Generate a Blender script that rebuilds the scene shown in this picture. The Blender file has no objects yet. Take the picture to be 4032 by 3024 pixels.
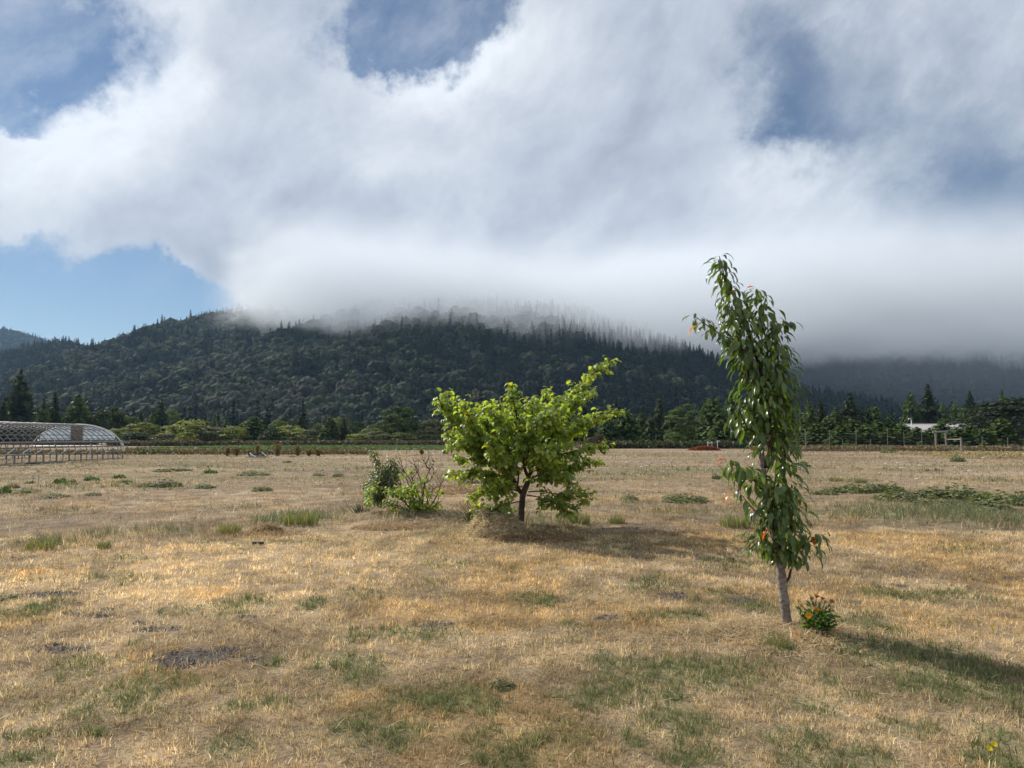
import bpy, math, random
import numpy as np
from mathutils import Vector, Matrix

S = bpy.context.scene
COL = S.collection
R = math.radians

# ------------------------------------------------------------------ camera
F = 2912.0                      # focal length in photo pixels (4032 wide)
CAM_H = 1.6
PITCH = math.atan(213.0 / F)
cam_d = bpy.data.cameras.new('camera')
cam_d.lens = 26.0
cam_d.sensor_width = 36.0
cam_d.clip_start = 0.1
cam_d.clip_end = 30000.0
cam = bpy.data.objects.new('camera', cam_d)
COL.objects.link(cam)
cam.location = (0, 0, CAM_H)
cam.rotation_euler = (math.pi / 2 + PITCH, 0, 0)
S.camera = cam

# ------------------------------------------------------------------ light, exposure
SUN_AZ = R(-50.0)               # measured from +Y towards +X
SUN_EL = R(36.0)
SUN_STRENGTH = 5.0
SKY_STRENGTH = 0.063
CLOUD_STRENGTH = 1.0
S.view_settings.view_transform = 'Standard'
S.view_settings.look = 'None'
S.view_settings.exposure = 0.2
S.view_settings.gamma = 1.0
S.view_settings.use_curve_mapping = False
sun_d = bpy.data.lights.new('sun', 'SUN')
sun_d.energy = SUN_STRENGTH
sun_d.angle = R(0.53)
sun_d.color = (1.0, 0.945, 0.86)
sun = bpy.data.objects.new('sun', sun_d)
COL.objects.link(sun)
to_sun = Vector((math.sin(SUN_AZ) * math.cos(SUN_EL), math.cos(SUN_AZ) * math.cos(SUN_EL), math.sin(SUN_EL)))
sun.rotation_euler = to_sun.to_track_quat('Z', 'Y').to_euler()
sun.location = to_sun * 200

# ------------------------------------------------------------------ pixel helpers (photo pixel -> point in the place)
CP, SP = math.cos(PITCH), math.sin(PITCH)


def ray(px, py):
    a = (px - 2016.0) / F
    b = (1512.0 - py) / F
    return a, CP - b * SP, SP + b * CP


def P(px, py, y):
    a, dy, dz = ray(px, py)
    s = y / dy
    return Vector((a * s, y, CAM_H + dz * s))


def G(px, py):
    a, dy, dz = ray(px, py)
    s = -CAM_H / dz
    return a * s, dy * s


def azel(px, py):
    a, dy, dz = ray(px, py)
    n = math.sqrt(a * a + dy * dy + dz * dz)
    return math.atan2(a, dy), math.asin(dz / n)


# ------------------------------------------------------------------ node helper
class NB:
    def __init__(self, nt):
        self.nt = nt

    def n(self, typ, **kw):
        nd = self.nt.nodes.new(typ)
        for k, v in kw.items():
            setattr(nd, k, v)
        return nd

    def link(self, a, b):
        self.nt.links.new(a, b)

    def _in(self, sock, v):
        if isinstance(v, bpy.types.NodeSocket):
            self.nt.links.new(v, sock)
        elif v is not None:
            sock.default_value = v

    def m(self, op, a, b=None, c=None, clamp=False):
        nd = self.n('ShaderNodeMath', operation=op, use_clamp=clamp)
        for i, v in enumerate((a, b, c)):
            if v is not None:
                self._in(nd.inputs[i], v)
        return nd.outputs[0]

    def vm(self, op, a, b=None, c=None):
        nd = self.n('ShaderNodeVectorMath', operation=op)
        for i, v in enumerate((a, b, c)):
            if v is not None:
                self._in(nd.inputs[i], v)
        return nd.outputs['Value'] if op in ('DOT_PRODUCT', 'LENGTH') else nd.outputs[0]

    def noise(self, vec, scale, detail=4, rough=0.55, dist=0.0, col=False):
        nd = self.n('ShaderNodeTexNoise')
        self._in(nd.inputs['Vector'], vec)
        nd.inputs['Scale'].default_value = scale
        nd.inputs['Detail'].default_value = detail
        nd.inputs['Roughness'].default_value = rough
        nd.inputs['Distortion'].default_value = dist
        return nd.outputs['Color'] if col else nd.outputs[0]

    def sstep(self, v, lo, hi, a=0.0, b=1.0):
        nd = self.n('ShaderNodeMapRange', interpolation_type='SMOOTHSTEP')
        self._in(nd.inputs['Value'], v)
        nd.inputs['From Min'].default_value = lo
        nd.inputs['From Max'].default_value = hi
        nd.inputs['To Min'].default_value = a
        nd.inputs['To Max'].default_value = b
        return nd.outputs[0]

    def mix(self, f, a, b, mode='MIX'):
        nd = self.n('ShaderNodeMix', data_type='RGBA', blend_type=mode)
        self._in(nd.inputs[0], f)
        self._in(nd.inputs[6], a if isinstance(a, bpy.types.NodeSocket) else (*a, 1.0))
        self._in(nd.inputs[7], b if isinstance(b, bpy.types.NodeSocket) else (*b, 1.0))
        return nd.outputs[2]


# ------------------------------------------------------------------ world: physical sky with a cloud layer
def make_world():
    w = bpy.data.worlds.new('World')
    S.world = w
    w.use_nodes = True
    nt = w.node_tree
    nt.nodes.clear()
    b = NB(nt)
    out = b.n('ShaderNodeOutputWorld')
    sky = b.n('ShaderNodeTexSky', sky_type='NISHITA')
    sky.sun_disc = False
    sky.sun_elevation = SUN_EL
    sky.sun_rotation = SUN_AZ
    sky.altitude = 50
    sky.air_density = 1.0
    sky.dust_density = 0.05
    sky.ozone_density = 3.0
    tc = b.n('ShaderNodeTexCoord')
    d = tc.outputs['Generated']
    sep = b.n('ShaderNodeSeparateXYZ')
    b.link(d, sep.inputs[0])
    az = b.m('ARCTAN2', sep.outputs[0], sep.outputs[1])
    el = b.m('ARCSINE', sep.outputs[2])
    # turbulence moves the cloud edges
    warp1 = b.noise(d, 3.2, 3, 0.55, col=True)
    warp2 = b.noise(d, 12.0, 6, 0.64, col=True)
    wv1 = b.vm('MULTIPLY', b.vm('SUBTRACT', warp1, (0.5, 0.5, 0.5)), (0.24, 0.22, 0.0))
    wv2 = b.vm('MULTIPLY', b.vm('SUBTRACT', warp2, (0.5, 0.5, 0.5)), (0.16, 0.15, 0.0))
    cb = b.n('ShaderNodeCombineXYZ')
    b.link(az, cb.inputs[0])
    b.link(el, cb.inputs[1])
    wsum = b.vm('ADD', wv1, wv2)
    p = b.vm('ADD', cb.outputs[0], wsum)
    p_soft = b.vm('ADD', cb.outputs[0], b.vm('MULTIPLY', wsum, (0.6, 0.6, 0.0)))

    def blobs(start, pts, pv):
        acc = start
        for (px, py, rx, ry, amp) in pts:
            ca, ce = azel(px, py)
            sx, sy = F / rx, F / ry
            q = b.vm('MULTIPLY_ADD', pv, (sx, sy, 0.0), (-ca * sx, -ce * sy, 0.0))
            e = b.m('POWER', 0.36788, b.vm('DOT_PRODUCT', q, q))
            acc = b.m('MULTIPLY_ADD', e, amp, acc)
        return acc

    # the deck is drawn out along one direction: stretched coordinates u (along the wind) and v (across)
    ca_, sa_ = math.cos(R(38)), math.sin(R(38))

    def streak(su, sv, dx=0.0, dy=0.0):
        u = b.m('MULTIPLY_ADD', el, sa_ * su, b.m('MULTIPLY', az, ca_ * su))
        v = b.m('MULTIPLY_ADD', el, ca_ * sv, b.m('MULTIPLY', az, -sa_ * sv))
        c2 = b.n('ShaderNodeCombineXYZ')
        b.link(b.m('ADD', u, dx * ca_ * su + dy * sa_ * su), c2.inputs[0])
        b.link(b.m('ADD', v, -dx * sa_ * sv + dy * ca_ * sv), c2.inputs[1])
        b.link(b.m('MULTIPLY', sep.outputs[1], 1.5), c2.inputs[2])
        return b.vm('ADD', c2.outputs[0], b.vm('MULTIPLY', wsum, (1.2, 1.2, 0.0)))
    big = b.noise(streak(1.7, 2.9), 1.0, 6, 0.55, 0.2)
    fine = b.noise(streak(5.5, 8.5), 1.0, 8, 0.62, 0.15)
    dens0 = b.m('MULTIPLY_ADD', b.m('SUBTRACT', big, 0.5), 0.95, 0.80)
    dens0 = b.m('MULTIPLY_ADD', b.m('SUBTRACT', fine, 0.5), 0.62, dens0)
    # openings in the cloud deck (negative) and banks (positive)
    dens = blobs(dens0, SKY_HOLES, p)
    alpha = b.sstep(dens, -0.06, 0.95)
    wisp = b.sstep(fine, 0.38, 0.76, 0.0, 0.42)
    alpha = b.m('MAXIMUM', alpha, b.m('MULTIPLY', wisp, b.sstep(el, 0.10, 0.30)))
    # thickness -> greyer undersides; relief towards the sun
    fine2 = b.noise(streak(5.5, 8.5, -0.03, 0.03), 1.0, 8, 0.62, 0.15)
    big2 = b.noise(streak(1.7, 2.9, -0.10, 0.09), 1.0, 6, 0.55, 0.2)
    rel = b.m('MULTIPLY', b.m('SUBTRACT', fine, fine2), 0.42)
    rel = b.m('MULTIPLY_ADD', b.m('SUBTRACT', big, big2), 0.45, rel)
    br = blobs(0.585, SKY_BRIGHT, p_soft)
    thick = b.sstep(dens, 0.55, 1.45)
    br = b.m('MULTIPLY_ADD', thick, -0.10, br)
    br = b.m('ADD', br, rel)
    br = b.m('MAXIMUM', br, 0.30)
    br = b.m('MINIMUM', br, 0.82)
    tint = b.n('ShaderNodeMapRange', data_type='FLOAT_VECTOR')
    b.link(br, tint.inputs[6])
    tint.inputs[7].default_value = (0.3, 0.3, 0.3)
    tint.inputs[8].default_value = (0.7, 0.7, 0.7)
    tint.inputs[9].default_value = (0.83, 0.96, 1.22)
    tint.inputs[10].default_value = (0.94, 1.0, 1.08)
    ccol = b.vm('SCALE', tint.outputs[1])
    b.link(br, ccol.node.inputs['Scale'])
    bg1 = b.n('ShaderNodeBackground')
    b.link(sky.outputs[0], bg1.inputs[0])
    bg1.inputs[1].default_value = SKY_STRENGTH
    bg2 = b.n('ShaderNodeBackground')
    b.link(ccol, bg2.inputs[0])
    bg2.inputs[1].default_value = CLOUD_STRENGTH
    mx = b.n('ShaderNodeMixShader')
    b.link(alpha, mx.inputs[0])
    b.link(bg1.outputs[0], mx.inputs[1])
    b.link(bg2.outputs[0], mx.inputs[2])
    b.link(mx.outputs[0], out.inputs['Surface'])
    w.cycles.sampling_method = 'MANUAL'
    w.cycles.sample_map_resolution = 512


# (photo x, y of the direction, radii, amount)
SKY_HOLES = [
    (130, 130, 370, 215, -1.6), (-250, 220, 380, 230, -1.1),
    (200, 1385, 800, 190, -1.75), (-200, 1150, 330, 190, -1.3), (800, 1235, 330, 75, -1.3), (-40, 960, 170, 60, -0.6),
    (1680, 50, 260, 165, -1.45), (1480, 170, 150, 95, -0.7), (1940, 10, 150, 110, -0.6),
    (3060, 500, 230, 260, -0.50), (2900, 250, 190, 170, -0.30), (3400, 130, 200, 190, -0.20), (3900, 560, 450, 220, -0.25), (3500, 440, 250, 170, -0.30), (3750, 800, 350, 160, -0.34), (3800, 1000, 450, 190, -0.42),
    (3150, 620, 170, 80, -0.35),
    (1230, 800, 110, 60, -0.32), (120, 520, 160, 50, -0.45),
    (600, 420, 420, 330, 0.55), (300, 700, 420, 160, 0.45), (1100, 900, 700, 250, 0.5), (1900, 400, 300, 220, 0.45),
    (2200, 900, 900, 300, 0.55), (3300, 1250, 800, 260, 0.45), (2600, 600, 300, 200, 0.30), (2500, 200, 350, 200, 0.35), (1300, 380, 260, 170, 0.3),
]
SKY_BRIGHT = [
    (450, 420, 330, 260, 0.19), (650, 150, 260, 200, 0.12), (860, 330, 180, 220, -0.06), (200, 640, 300, 160, 0.17), (120, 800, 300, 120, 0.10),
    (1750, 320, 260, 150, 0.20), (2050, 160, 330, 160, 0.15), (1500, 560, 330, 140, 0.08), (1480, 640, 220, 80, 0.08),
    (2620, 520, 260, 170, 0.08), (2250, 330, 300, 260, 0.03), (3050, 760, 360, 130, 0.14), (2700, 800, 300, 120, -0.05),
    (2000, 800, 800, 260, 0.10), (2100, 1120, 900, 130, -0.04), (2300, 1330, 800, 110, -0.08), (1100, 980, 420, 120, -0.02),
    (3500, 1150, 600, 180, -0.09), (3500, 450, 600, 400, -0.04), (3750, 120, 300, 200, 0.04), (3700, 1380, 500, 100, 0.0),
    (1100, 1130, 120, 60, 0.16),
]
make_world()

# ------------------------------------------------------------------ numpy noise


def _hash(ix, iy, seed):
    h = (ix.astype(np.int64) * 374761393 + iy.astype(np.int64) * 668265263 + seed * 974634777) & 0x7fffffff
    h = ((h ^ (h >> 13)) * 1274126177) & 0x7fffffff
    h = (h ^ (h >> 16)) & 0x7fffffff
    return h / float(0x7fffffff)


def vnoise(x, y, seed=0):
    x = np.asarray(x, float)
    y = np.asarray(y, float)
    ix = np.floor(x)
    iy = np.floor(y)
    fx = x - ix
    fy = y - iy
    fx = fx * fx * (3 - 2 * fx)
    fy = fy * fy * (3 - 2 * fy)
    a = _hash(ix, iy, seed)
    b = _hash(ix + 1, iy, seed)
    c = _hash(ix, iy + 1, seed)
    d = _hash(ix + 1, iy + 1, seed)
    return (a * (1 - fx) + b * fx) * (1 - fy) + (c * (1 - fx) + d * fx) * fy


def fbm(x, y, seed=0, oct=4, gain=0.5):
    s = 0.0
    amp = 1.0
    tot = 0.0
    for i in range(oct):
        s = s + amp * vnoise(x * 2 ** i + 17.3 * i, y * 2 ** i - 9.1 * i, seed + i * 31)
        tot += amp
        amp *= gain
    return s / tot


def ss(x, a, b):
    t = np.clip((x - a) / (b - a), 0, 1)
    return t * t * (3 - 2 * t)


# ------------------------------------------------------------------ mesh helpers
def mesh_np(name, verts, faces, mats=(), col=None, smooth=False, floats=None, mat_idx=None):
    """faces: list of int arrays (n,3) or (n,4)"""
    me = bpy.data.meshes.new(name)
    verts = np.asarray(verts, np.float32)
    me.vertices.add(len(verts))
    me.vertices.foreach_set('co', verts.ravel())
    if isinstance(faces, np.ndarray):
        faces = [faces]
    faces = [np.asarray(f, np.int32) for f in faces if len(f)]
    loops = np.concatenate([f.ravel() for f in faces])
    starts = []
    o = 0
    for f in faces:
        k = f.shape[1]
        starts.append(o + np.arange(len(f), dtype=np.int32) * k)
        o += f.size
    starts = np.concatenate(starts).astype(np.int32)
    me.loops.add(len(loops))
    me.loops.foreach_set('vertex_index', loops)
    me.polygons.add(len(starts))
    me.polygons.foreach_set('loop_start', starts)
    for m in mats:
        me.materials.append(m)
    if mat_idx is not None:
        me.polygons.foreach_set('material_index', np.asarray(mat_idx, np.int32))
    me.polygons.foreach_set('use_smooth', np.full(len(starts), bool(smooth)))
    me.update(calc_edges=True)
    if col is not None:
        col = np.asarray(col, np.float32)
        if col.shape[1] == 3:
            col = np.concatenate([col, np.ones((len(col), 1), np.float32)], 1)
        at = me.attributes.new('tint', 'FLOAT_COLOR', 'POINT')
        at.data.foreach_set('color', col.ravel())
    for k, v in (floats or {}).items():
        at = me.attributes.new(k, 'FLOAT', 'POINT')
        at.data.foreach_set('value', np.asarray(v, np.float32))
    return me


def link(name, data, parent=None, loc=None, rot=None, scale=None):
    o = bpy.data.objects.new(name, data)
    COL.objects.link(o)
    if parent is not None:
        o.parent = parent
    if loc is not None:
        o.location = loc
    if rot is not None:
        o.rotation_euler = rot
    if scale is not None:
        o.scale = scale if hasattr(scale, '__len__') else (scale,) * 3
    return o


def tag(o, label=None, cat=None, group=None, kind=None):
    if label:
        o['label'] = label
    if cat:
        o['category'] = cat
    if group:
        o['group'] = group
    if kind:
        o['kind'] = kind
    return o


def thing(name, label, cat, loc, group=None, rz=0.0, scale=None):
    o = link(name, None, loc=loc, rot=(0, 0, rz), scale=scale)
    o.empty_display_size = 0.2
    return tag(o, label, cat, group)


class MB:
    """collects simple solids into one mesh"""

    def __init__(self):
        self.v = []
        self.q = []
        self.t = []
        self.c = []
        self.nv = 0

    def add(self, v, quads=(), tris=(), col=(1, 1, 1)):
        v = np.asarray(v, float).reshape(-1, 3)
        self.v.append(v)
        if len(quads):
            self.q.append(np.asarray(quads, int) + self.nv)
        if len(tris):
            self.t.append(np.asarray(tris, int) + self.nv)
        c = np.asarray(col, float)
        self.c.append(np.tile(c, (len(v), 1)) if c.ndim == 1 else c)
        self.nv += len(v)

    def box(self, c, s, rz=0.0, col=(1, 1, 1), M=None):
        v = np.array([[x, y, z] for x in (-.5, .5) for y in (-.5, .5) for z in (-.5, .5)]) * np.asarray(s, float)
        if rz:
            ca, sa = math.cos(rz), math.sin(rz)
            v = v @ np.array([[ca, sa, 0], [-sa, ca, 0], [0, 0, 1]])
        if M is not None:
            v = v @ np.array(M.to_3x3()).T
        self.add(v + np.asarray(c, float), [[0, 1, 3, 2], [4, 6, 7, 5], [0, 4, 5, 1], [2, 3, 7, 6], [0, 2, 6, 4], [1, 5, 7, 3]], col=col)

    def tube(self, pts, radii, n=8, cap=True, col=(1, 1, 1), wob=0.0, rng=None):
        pts = np.asarray(pts, float)
        k = len(pts)
        radii = np.full(k, radii, float) if np.isscalar(radii) else np.asarray(radii, float)
        tan = np.gradient(pts, axis=0)
        tan /= np.maximum(np.linalg.norm(tan, axis=1, keepdims=True), 1e-9)
        ref = np.array([0.0, 1.0, 0.0]) if abs(tan[0][1]) < 0.9 else np.array([1.0, 0, 0])
        u = np.cross(tan[0], ref)
        u /= np.linalg.norm(u)
        rings = []
        ang = np.arange(n) * 2 * math.pi / n
        for i in range(k):
            u = u - tan[i] * np.dot(u, tan[i])
            u /= max(np.linalg.norm(u), 1e-9)
            w = np.cross(tan[i], u)
            rr = radii[i] * (1 + (rng.uniform(-wob, wob, n) if rng is not None else 0))
            rings.append(pts[i] + (np.cos(ang) * rr)[:, None] * u + (np.sin(ang) * rr)[:, None] * w)
        v = np.concatenate(rings)
        q = []
        for i in range(k - 1):
            for j in range(n):
                a, b2 = i * n + j, i * n + (j + 1) % n
                q.append([a, b2, b2 + n, a + n])
        t = []
        if cap:
            v = np.concatenate([v, pts[:1], pts[-1:]])
            for j in range(n):
                t.append([k * n, (j + 1) % n, j])
                t.append([k * n + 1, (k - 1) * n + j, (k - 1) * n + (j + 1) % n])
        self.add(v, q, t, col)

    def mesh(self, name, mats=(), smooth=False):
        fs = []
        if self.q:
            fs.append(np.concatenate(self.q))
        if self.t:
            fs.append(np.concatenate(self.t))
        return mesh_np(name, np.concatenate(self.v), fs, mats, np.concatenate(self.c), smooth)


def spline(pts, per=6):
    """Catmull-Rom through points"""
    p = np.asarray(pts, float)
    p = np.concatenate([[2 * p[0] - p[1]], p, [2 * p[-1] - p[-2]]])
    out = []
    for i in range(1, len(p) - 2):
        for t in np.arange(per) / per:
            a, b, c, d = p[i - 1], p[i], p[i + 1], p[i + 2]
            out.append(0.5 * (2 * b + (c - a) * t + (2 * a - 5 * b + 4 * c - d) * t * t + (3 * b - a - 3 * c + d) * t ** 3))
    out.append(p[-2])
    return np.array(out)


# ------------------------------------------------------------------ materials
def new_mat(name):
    m = bpy.data.materials.new(name)
    m.use_nodes = True
    nt = m.node_tree
    nt.nodes.clear()
    return m, NB(nt), nt.nodes.new('ShaderNodeOutputMaterial')


def mat_plain(name, c1, c2=None, scale=8.0, rough=0.8, bump=0.0, metal=0.0, use_tint=False, spec=0.3, stretch=(1, 1, 1)):
    m, b, out = new_mat(name)
    pr = b.n('ShaderNodeBsdfPrincipled')
    tc = b.n('ShaderNodeTexCoord')
    v = b.vm('MULTIPLY', tc.outputs['Object'], stretch)
    nz = b.noise(v, scale, 6, 0.6)
    colr = b.mix(b.sstep(nz, 0.35, 0.68), c1, c2 or tuple(x * 0.7 for x in c1))
    if use_tint:
        at = b.n('ShaderNodeAttribute', attribute_name='tint')
        colr = b.mix(1.0, colr, at.outputs['Color'], 'MULTIPLY')
    b.link(colr, pr.inputs['Base Color'])
    pr.inputs['Roughness'].default_value = rough
    pr.inputs['Metallic'].default_value = metal
    pr.inputs['Specular IOR Level'].default_value = spec
    if bump:
        bm = b.n('ShaderNodeBump')
        bm.inputs['Strength'].default_value = bump
        bm.inputs['Distance'].default_value = 0.02
        b.link(nz, bm.inputs['Height'])
        b.link(bm.outputs[0], pr.inputs['Normal'])
    b.link(pr.outputs[0], out.inputs[0])
    return m


def mat_leaf(name, trans=0.35, rough=0.45, spec=0.35, rnd=0.25, bump=0.0, tcol=(1.15, 1.2, 0.55), gain=1.0):
    """foliage: colour from the 'tint' attribute, small per-object variation, light passing through"""
    m, b, out = new_mat(name)
    at = b.n('ShaderNodeAttribute', attribute_name='tint')
    oi = b.n('ShaderNodeObjectInfo')
    hv = b.n('ShaderNodeHueSaturation')
    b.link(at.outputs['Color'], hv.inputs['Color'])
    val = b.m('MULTIPLY_ADD', oi.outputs['Random'], 2 * rnd * gain, (1 - rnd) * gain)
    b.link(val, hv.inputs['Value'])
    pr = b.n('ShaderNodeBsdfPrincipled')
    b.link(hv.outputs[0], pr.inputs['Base Color'])
    pr.inputs['Roughness'].default_value = rough
    pr.inputs['Specular IOR Level'].default_value = spec
    if trans > 0:
        tr = b.n('ShaderNodeBsdfTranslucent')
        b.link(b.mix(1.0, hv.outputs[0], tcol, 'MULTIPLY'), tr.inputs['Color'])
        mx = b.n('ShaderNodeMixShader')
        mx.inputs[0].default_value = trans
        b.link(pr.outputs[0], mx.inputs[1])
        b.link(tr.outputs[0], mx.inputs[2])
        b.link(mx.outputs[0], out.inputs[0])
    else:
        b.link(pr.outputs[0], out.inputs[0])
    return m


M_GRASS = mat_leaf('grass_blade', 0.38, 0.6, 0.2, 0.0, tcol=(1.08, 1.07, 1.0))
M_LEAF_GLOSS = mat_leaf('glossy_leaf', 0.36, 0.33, 0.5, 0.22, tcol=(1.5, 1.7, 0.45))
M_LEAF_SOFT = mat_leaf('soft_leaf', 0.52, 0.42, 0.4, 0.22, tcol=(1.5, 1.6, 0.5), gain=1.18)
M_FOLIAGE = mat_leaf('tree_foliage', 0.25, 0.65, 0.15, 0.14, tcol=(1.3, 1.4, 0.5))
M_FOREST = mat_leaf('forest_foliage', 0.0, 0.85, 0.05, 0.42, gain=0.84)
M_BARK = mat_plain('bark', (0.11, 0.085, 0.065), (0.05, 0.038, 0.03), 14, 0.9, 0.6)
M_BARK_CHERRY = mat_plain('cherry_bark', (0.30, 0.255, 0.225), (0.15, 0.11, 0.095), 22, 0.65, 0.7, stretch=(1, 1, 1.7))
M_TWIG = mat_plain('red_brown_twig', (0.085, 0.04, 0.028), (0.045, 0.022, 0.018), 30, 0.6, 0.2)
M_TWIG_GREY = mat_plain('grey_brown_twig', (0.13, 0.095, 0.075), (0.07, 0.05, 0.04), 30, 0.8, 0.3)
M_WOOD = mat_plain('weathered_wood', (0.30, 0.27, 0.23), (0.17, 0.15, 0.125), 9, 0.85, 0.4, stretch=(1, 1, 0.3))
M_POST = mat_plain('fence_post', (0.20, 0.18, 0.155), (0.11, 0.10, 0.085), 9, 0.85, 0.3, stretch=(1, 1, 0.3))
M_STEEL = mat_plain('galvanised_steel', (0.22, 0.215, 0.21), (0.13, 0.125, 0.12), 5, 0.38, 0.1, metal=0.5, spec=0.5)
M_STEEL_DULL = mat_plain('dull_steel', (0.24, 0.23, 0.23), (0.15, 0.14, 0.14), 5, 0.55, 0.1, metal=0.3)
M_WIRE = mat_plain('wire', (0.22, 0.21, 0.2), (0.15, 0.14, 0.13), 5, 0.6, 0.0, metal=0.4)


def mat_sheet():
    m, b, out = new_mat('translucent_sheet')
    tc = b.n('ShaderNodeTexCoord')
    c = b.mix(b.sstep(b.noise(tc.outputs['Object'], 1.5, 4, .6), .35, .65), (0.55, 0.62, 0.67), (0.72, 0.79, 0.83))
    pr = b.n('ShaderNodeBsdfPrincipled')
    b.link(c, pr.inputs['Base Color'])
    pr.inputs['Roughness'].default_value = 0.3
    tr = b.n('ShaderNodeBsdfTranslucent')
    b.link(c, tr.inputs['Color'])
    mx = b.n('ShaderNodeMixShader')
    mx.inputs[0].default_value = 0.55
    b.link(pr.outputs[0], mx.inputs[1])
    b.link(tr.outputs[0], mx.inputs[2])
    b.link(mx.outputs[0], out.inputs[0])
    return m


M_PLASTIC = mat_sheet()
M_BOARD = mat_plain('brown_board', (0.20, 0.155, 0.125), (0.15, 0.115, 0.09), 3, 0.8, 0.2)
M_WHITE = mat_plain('white_paint', (0.75, 0.74, 0.72), (0.62, 0.61, 0.59), 3, 0.5)
M_ROOF = mat_plain('pale_roof', (0.50, 0.46, 0.43), (0.42, 0.39, 0.37), 1.2, 0.7, 0.1, stretch=(0.3, 3, 1))
M_WALL = mat_plain('pale_wall', (0.55, 0.52, 0.48), (0.48, 0.45, 0.42), 1.0, 0.7)
M_STRAW = mat_plain('straw', (1, 1, 1), (0.72, 0.68, 0.6), 30, 0.8, 0.3, use_tint=True, spec=0.2)
M_HIVE = mat_plain('weathered_box', (0.15, 0.125, 0.125), (0.10, 0.085, 0.09), 7, 0.85, 0.3)
M_HIVE_LID = mat_plain('rusty_lid', (0.11, 0.05, 0.035), (0.08, 0.045, 0.035), 7, 0.8, 0.2)
M_DARK = mat_plain('dark_scrap', (0.05, 0.05, 0.06), (0.03, 0.03, 0.035), 7, 0.6, 0.2)
# ------------------------------------------------------------------ ground shape and ground cover maps
def depth_of(py):
    return G(2016, py)[1]


CHERRY = G(3100, 2492)
MULB = G(2052, 2092)
FIG = G(1660, 2036)
PEACH = G(1500, 2018)
MARI = G(3222, 2518)
HAY = G(1950, 2112)


def gh(x, y):
    """ground height"""
    x = np.asarray(x, float)
    y = np.asarray(y, float)
    near = 1 - ss(y, 55, 75)
    z = (fbm(x * 0.16, y * 0.16, 3, 3) - 0.5) * 0.16 * ss(y, 6, 16) * near
    z = z + (fbm(x * 0.9, y * 0.9, 5, 3) - 0.5) * 0.045 * near

    def mound(cx, cy, rx, ry, h):
        return h * np.exp(-(((x - cx) / rx) ** 2 + ((y - cy) / ry) ** 2))
    z = z + mound(CHERRY[0] + 0.05, CHERRY[1] - 0.1, 0.55, 0.5, 0.07)
    z = z + mound(MULB[0] - 0.2, MULB[1], 1.3, 0.8, 0.10)
    z = z + mound(FIG[0] + 0.1, FIG[1], 1.5, 1.0, 0.16)
    z = z + mound(PEACH[0], PEACH[1], 0.9, 0.8, 0.08)
    return z


def gz(x, y):
    return float(gh(np.array([x]), np.array([y]))[0])


def on_ground(px, py):
    """ground point under a photo pixel, with the local height"""
    a, dy, dz = ray(px, py)
    s = -CAM_H / dz
    for _ in range(6):
        x, y = a * s, dy * s
        s = (gz(x, y) - CAM_H) / dz
    return Vector((a * s, dy * s, gz(a * s, dy * s)))


GREEN = [  # x, y, w, h in the photograph, amount
    (963, 2376, 260, 45, .7), (1254, 2380, 140, 45, .9), (900, 2430, 160, 50, .7), (110, 2405, 260, 95, .75), (170, 2880, 220, 60, 1.1), (407, 2878, 150, 55, 1.0),
    (70, 3000, 240, 80, 1.2), (515, 2708, 190, 70, .7), (720, 2702, 130, 40, .8), (325, 2790, 150, 60, .65), (915, 2955, 280, 95, .7), (1390, 2885, 270, 190, .75),
    (1356, 2612, 280, 130, .7), (1060, 2620, 130, 60, .6), (540, 2545, 90, 40, .6), (1017, 2790, 270, 80, .6), (1424, 2680, 220, 100, .7),
    (2113, 2356, 210, 55, .8), (2236, 2458, 80, 30, .6), (2690, 2430, 300, 48, .8), (1707, 2315, 65, 25, .8), (1775, 2227, 230, 40, .5), (2419, 2607, 280, 85, .75),
    (2487, 2715, 330, 120, .75), (1707, 2760, 450, 130, .72), (1944, 2797, 180, 60, .7), (2317, 2763, 300, 75, .75), (2012, 2935, 420, 170, .7), (1503, 2900, 350, 130, .7),
    (2622, 2850, 330, 170, .7), (2676, 2966, 160, 80, .8), (2493, 2905, 110, 100, .7), (1402, 2634, 270, 95, .6),
    (2722, 2430, 250, 60, .6), (3007, 2397, 180, 45, .75), (3068, 2553, 90, 55, 1.0), (3380, 2450, 280, 95, .7), (3549, 2580, 560, 130, .85), (3786, 2680, 540, 190, .8),
    (3264, 2688, 130, 75, .8), (3176, 2776, 220, 80, .75), (2735, 2640, 480, 130, .7), (2600, 2730, 260, 85, .7), (2667, 2838, 270, 85, .7), (2667, 2980, 220, 80, .8),
    (3027, 2898, 160, 60, .75), (3549, 2850, 270, 85, .7), (3170, 2920, 160, 70, .75), (3922, 2900, 160, 130, .75), (3956, 3000, 220, 90, .8), (3244, 2985, 320, 100, .7),
    (3346, 2729, 270, 65, .6), (3700, 2440, 200, 50, .35), (3450, 2990, 260, 90, .6), (2250, 2900, 230, 130, .55),
]
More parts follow.
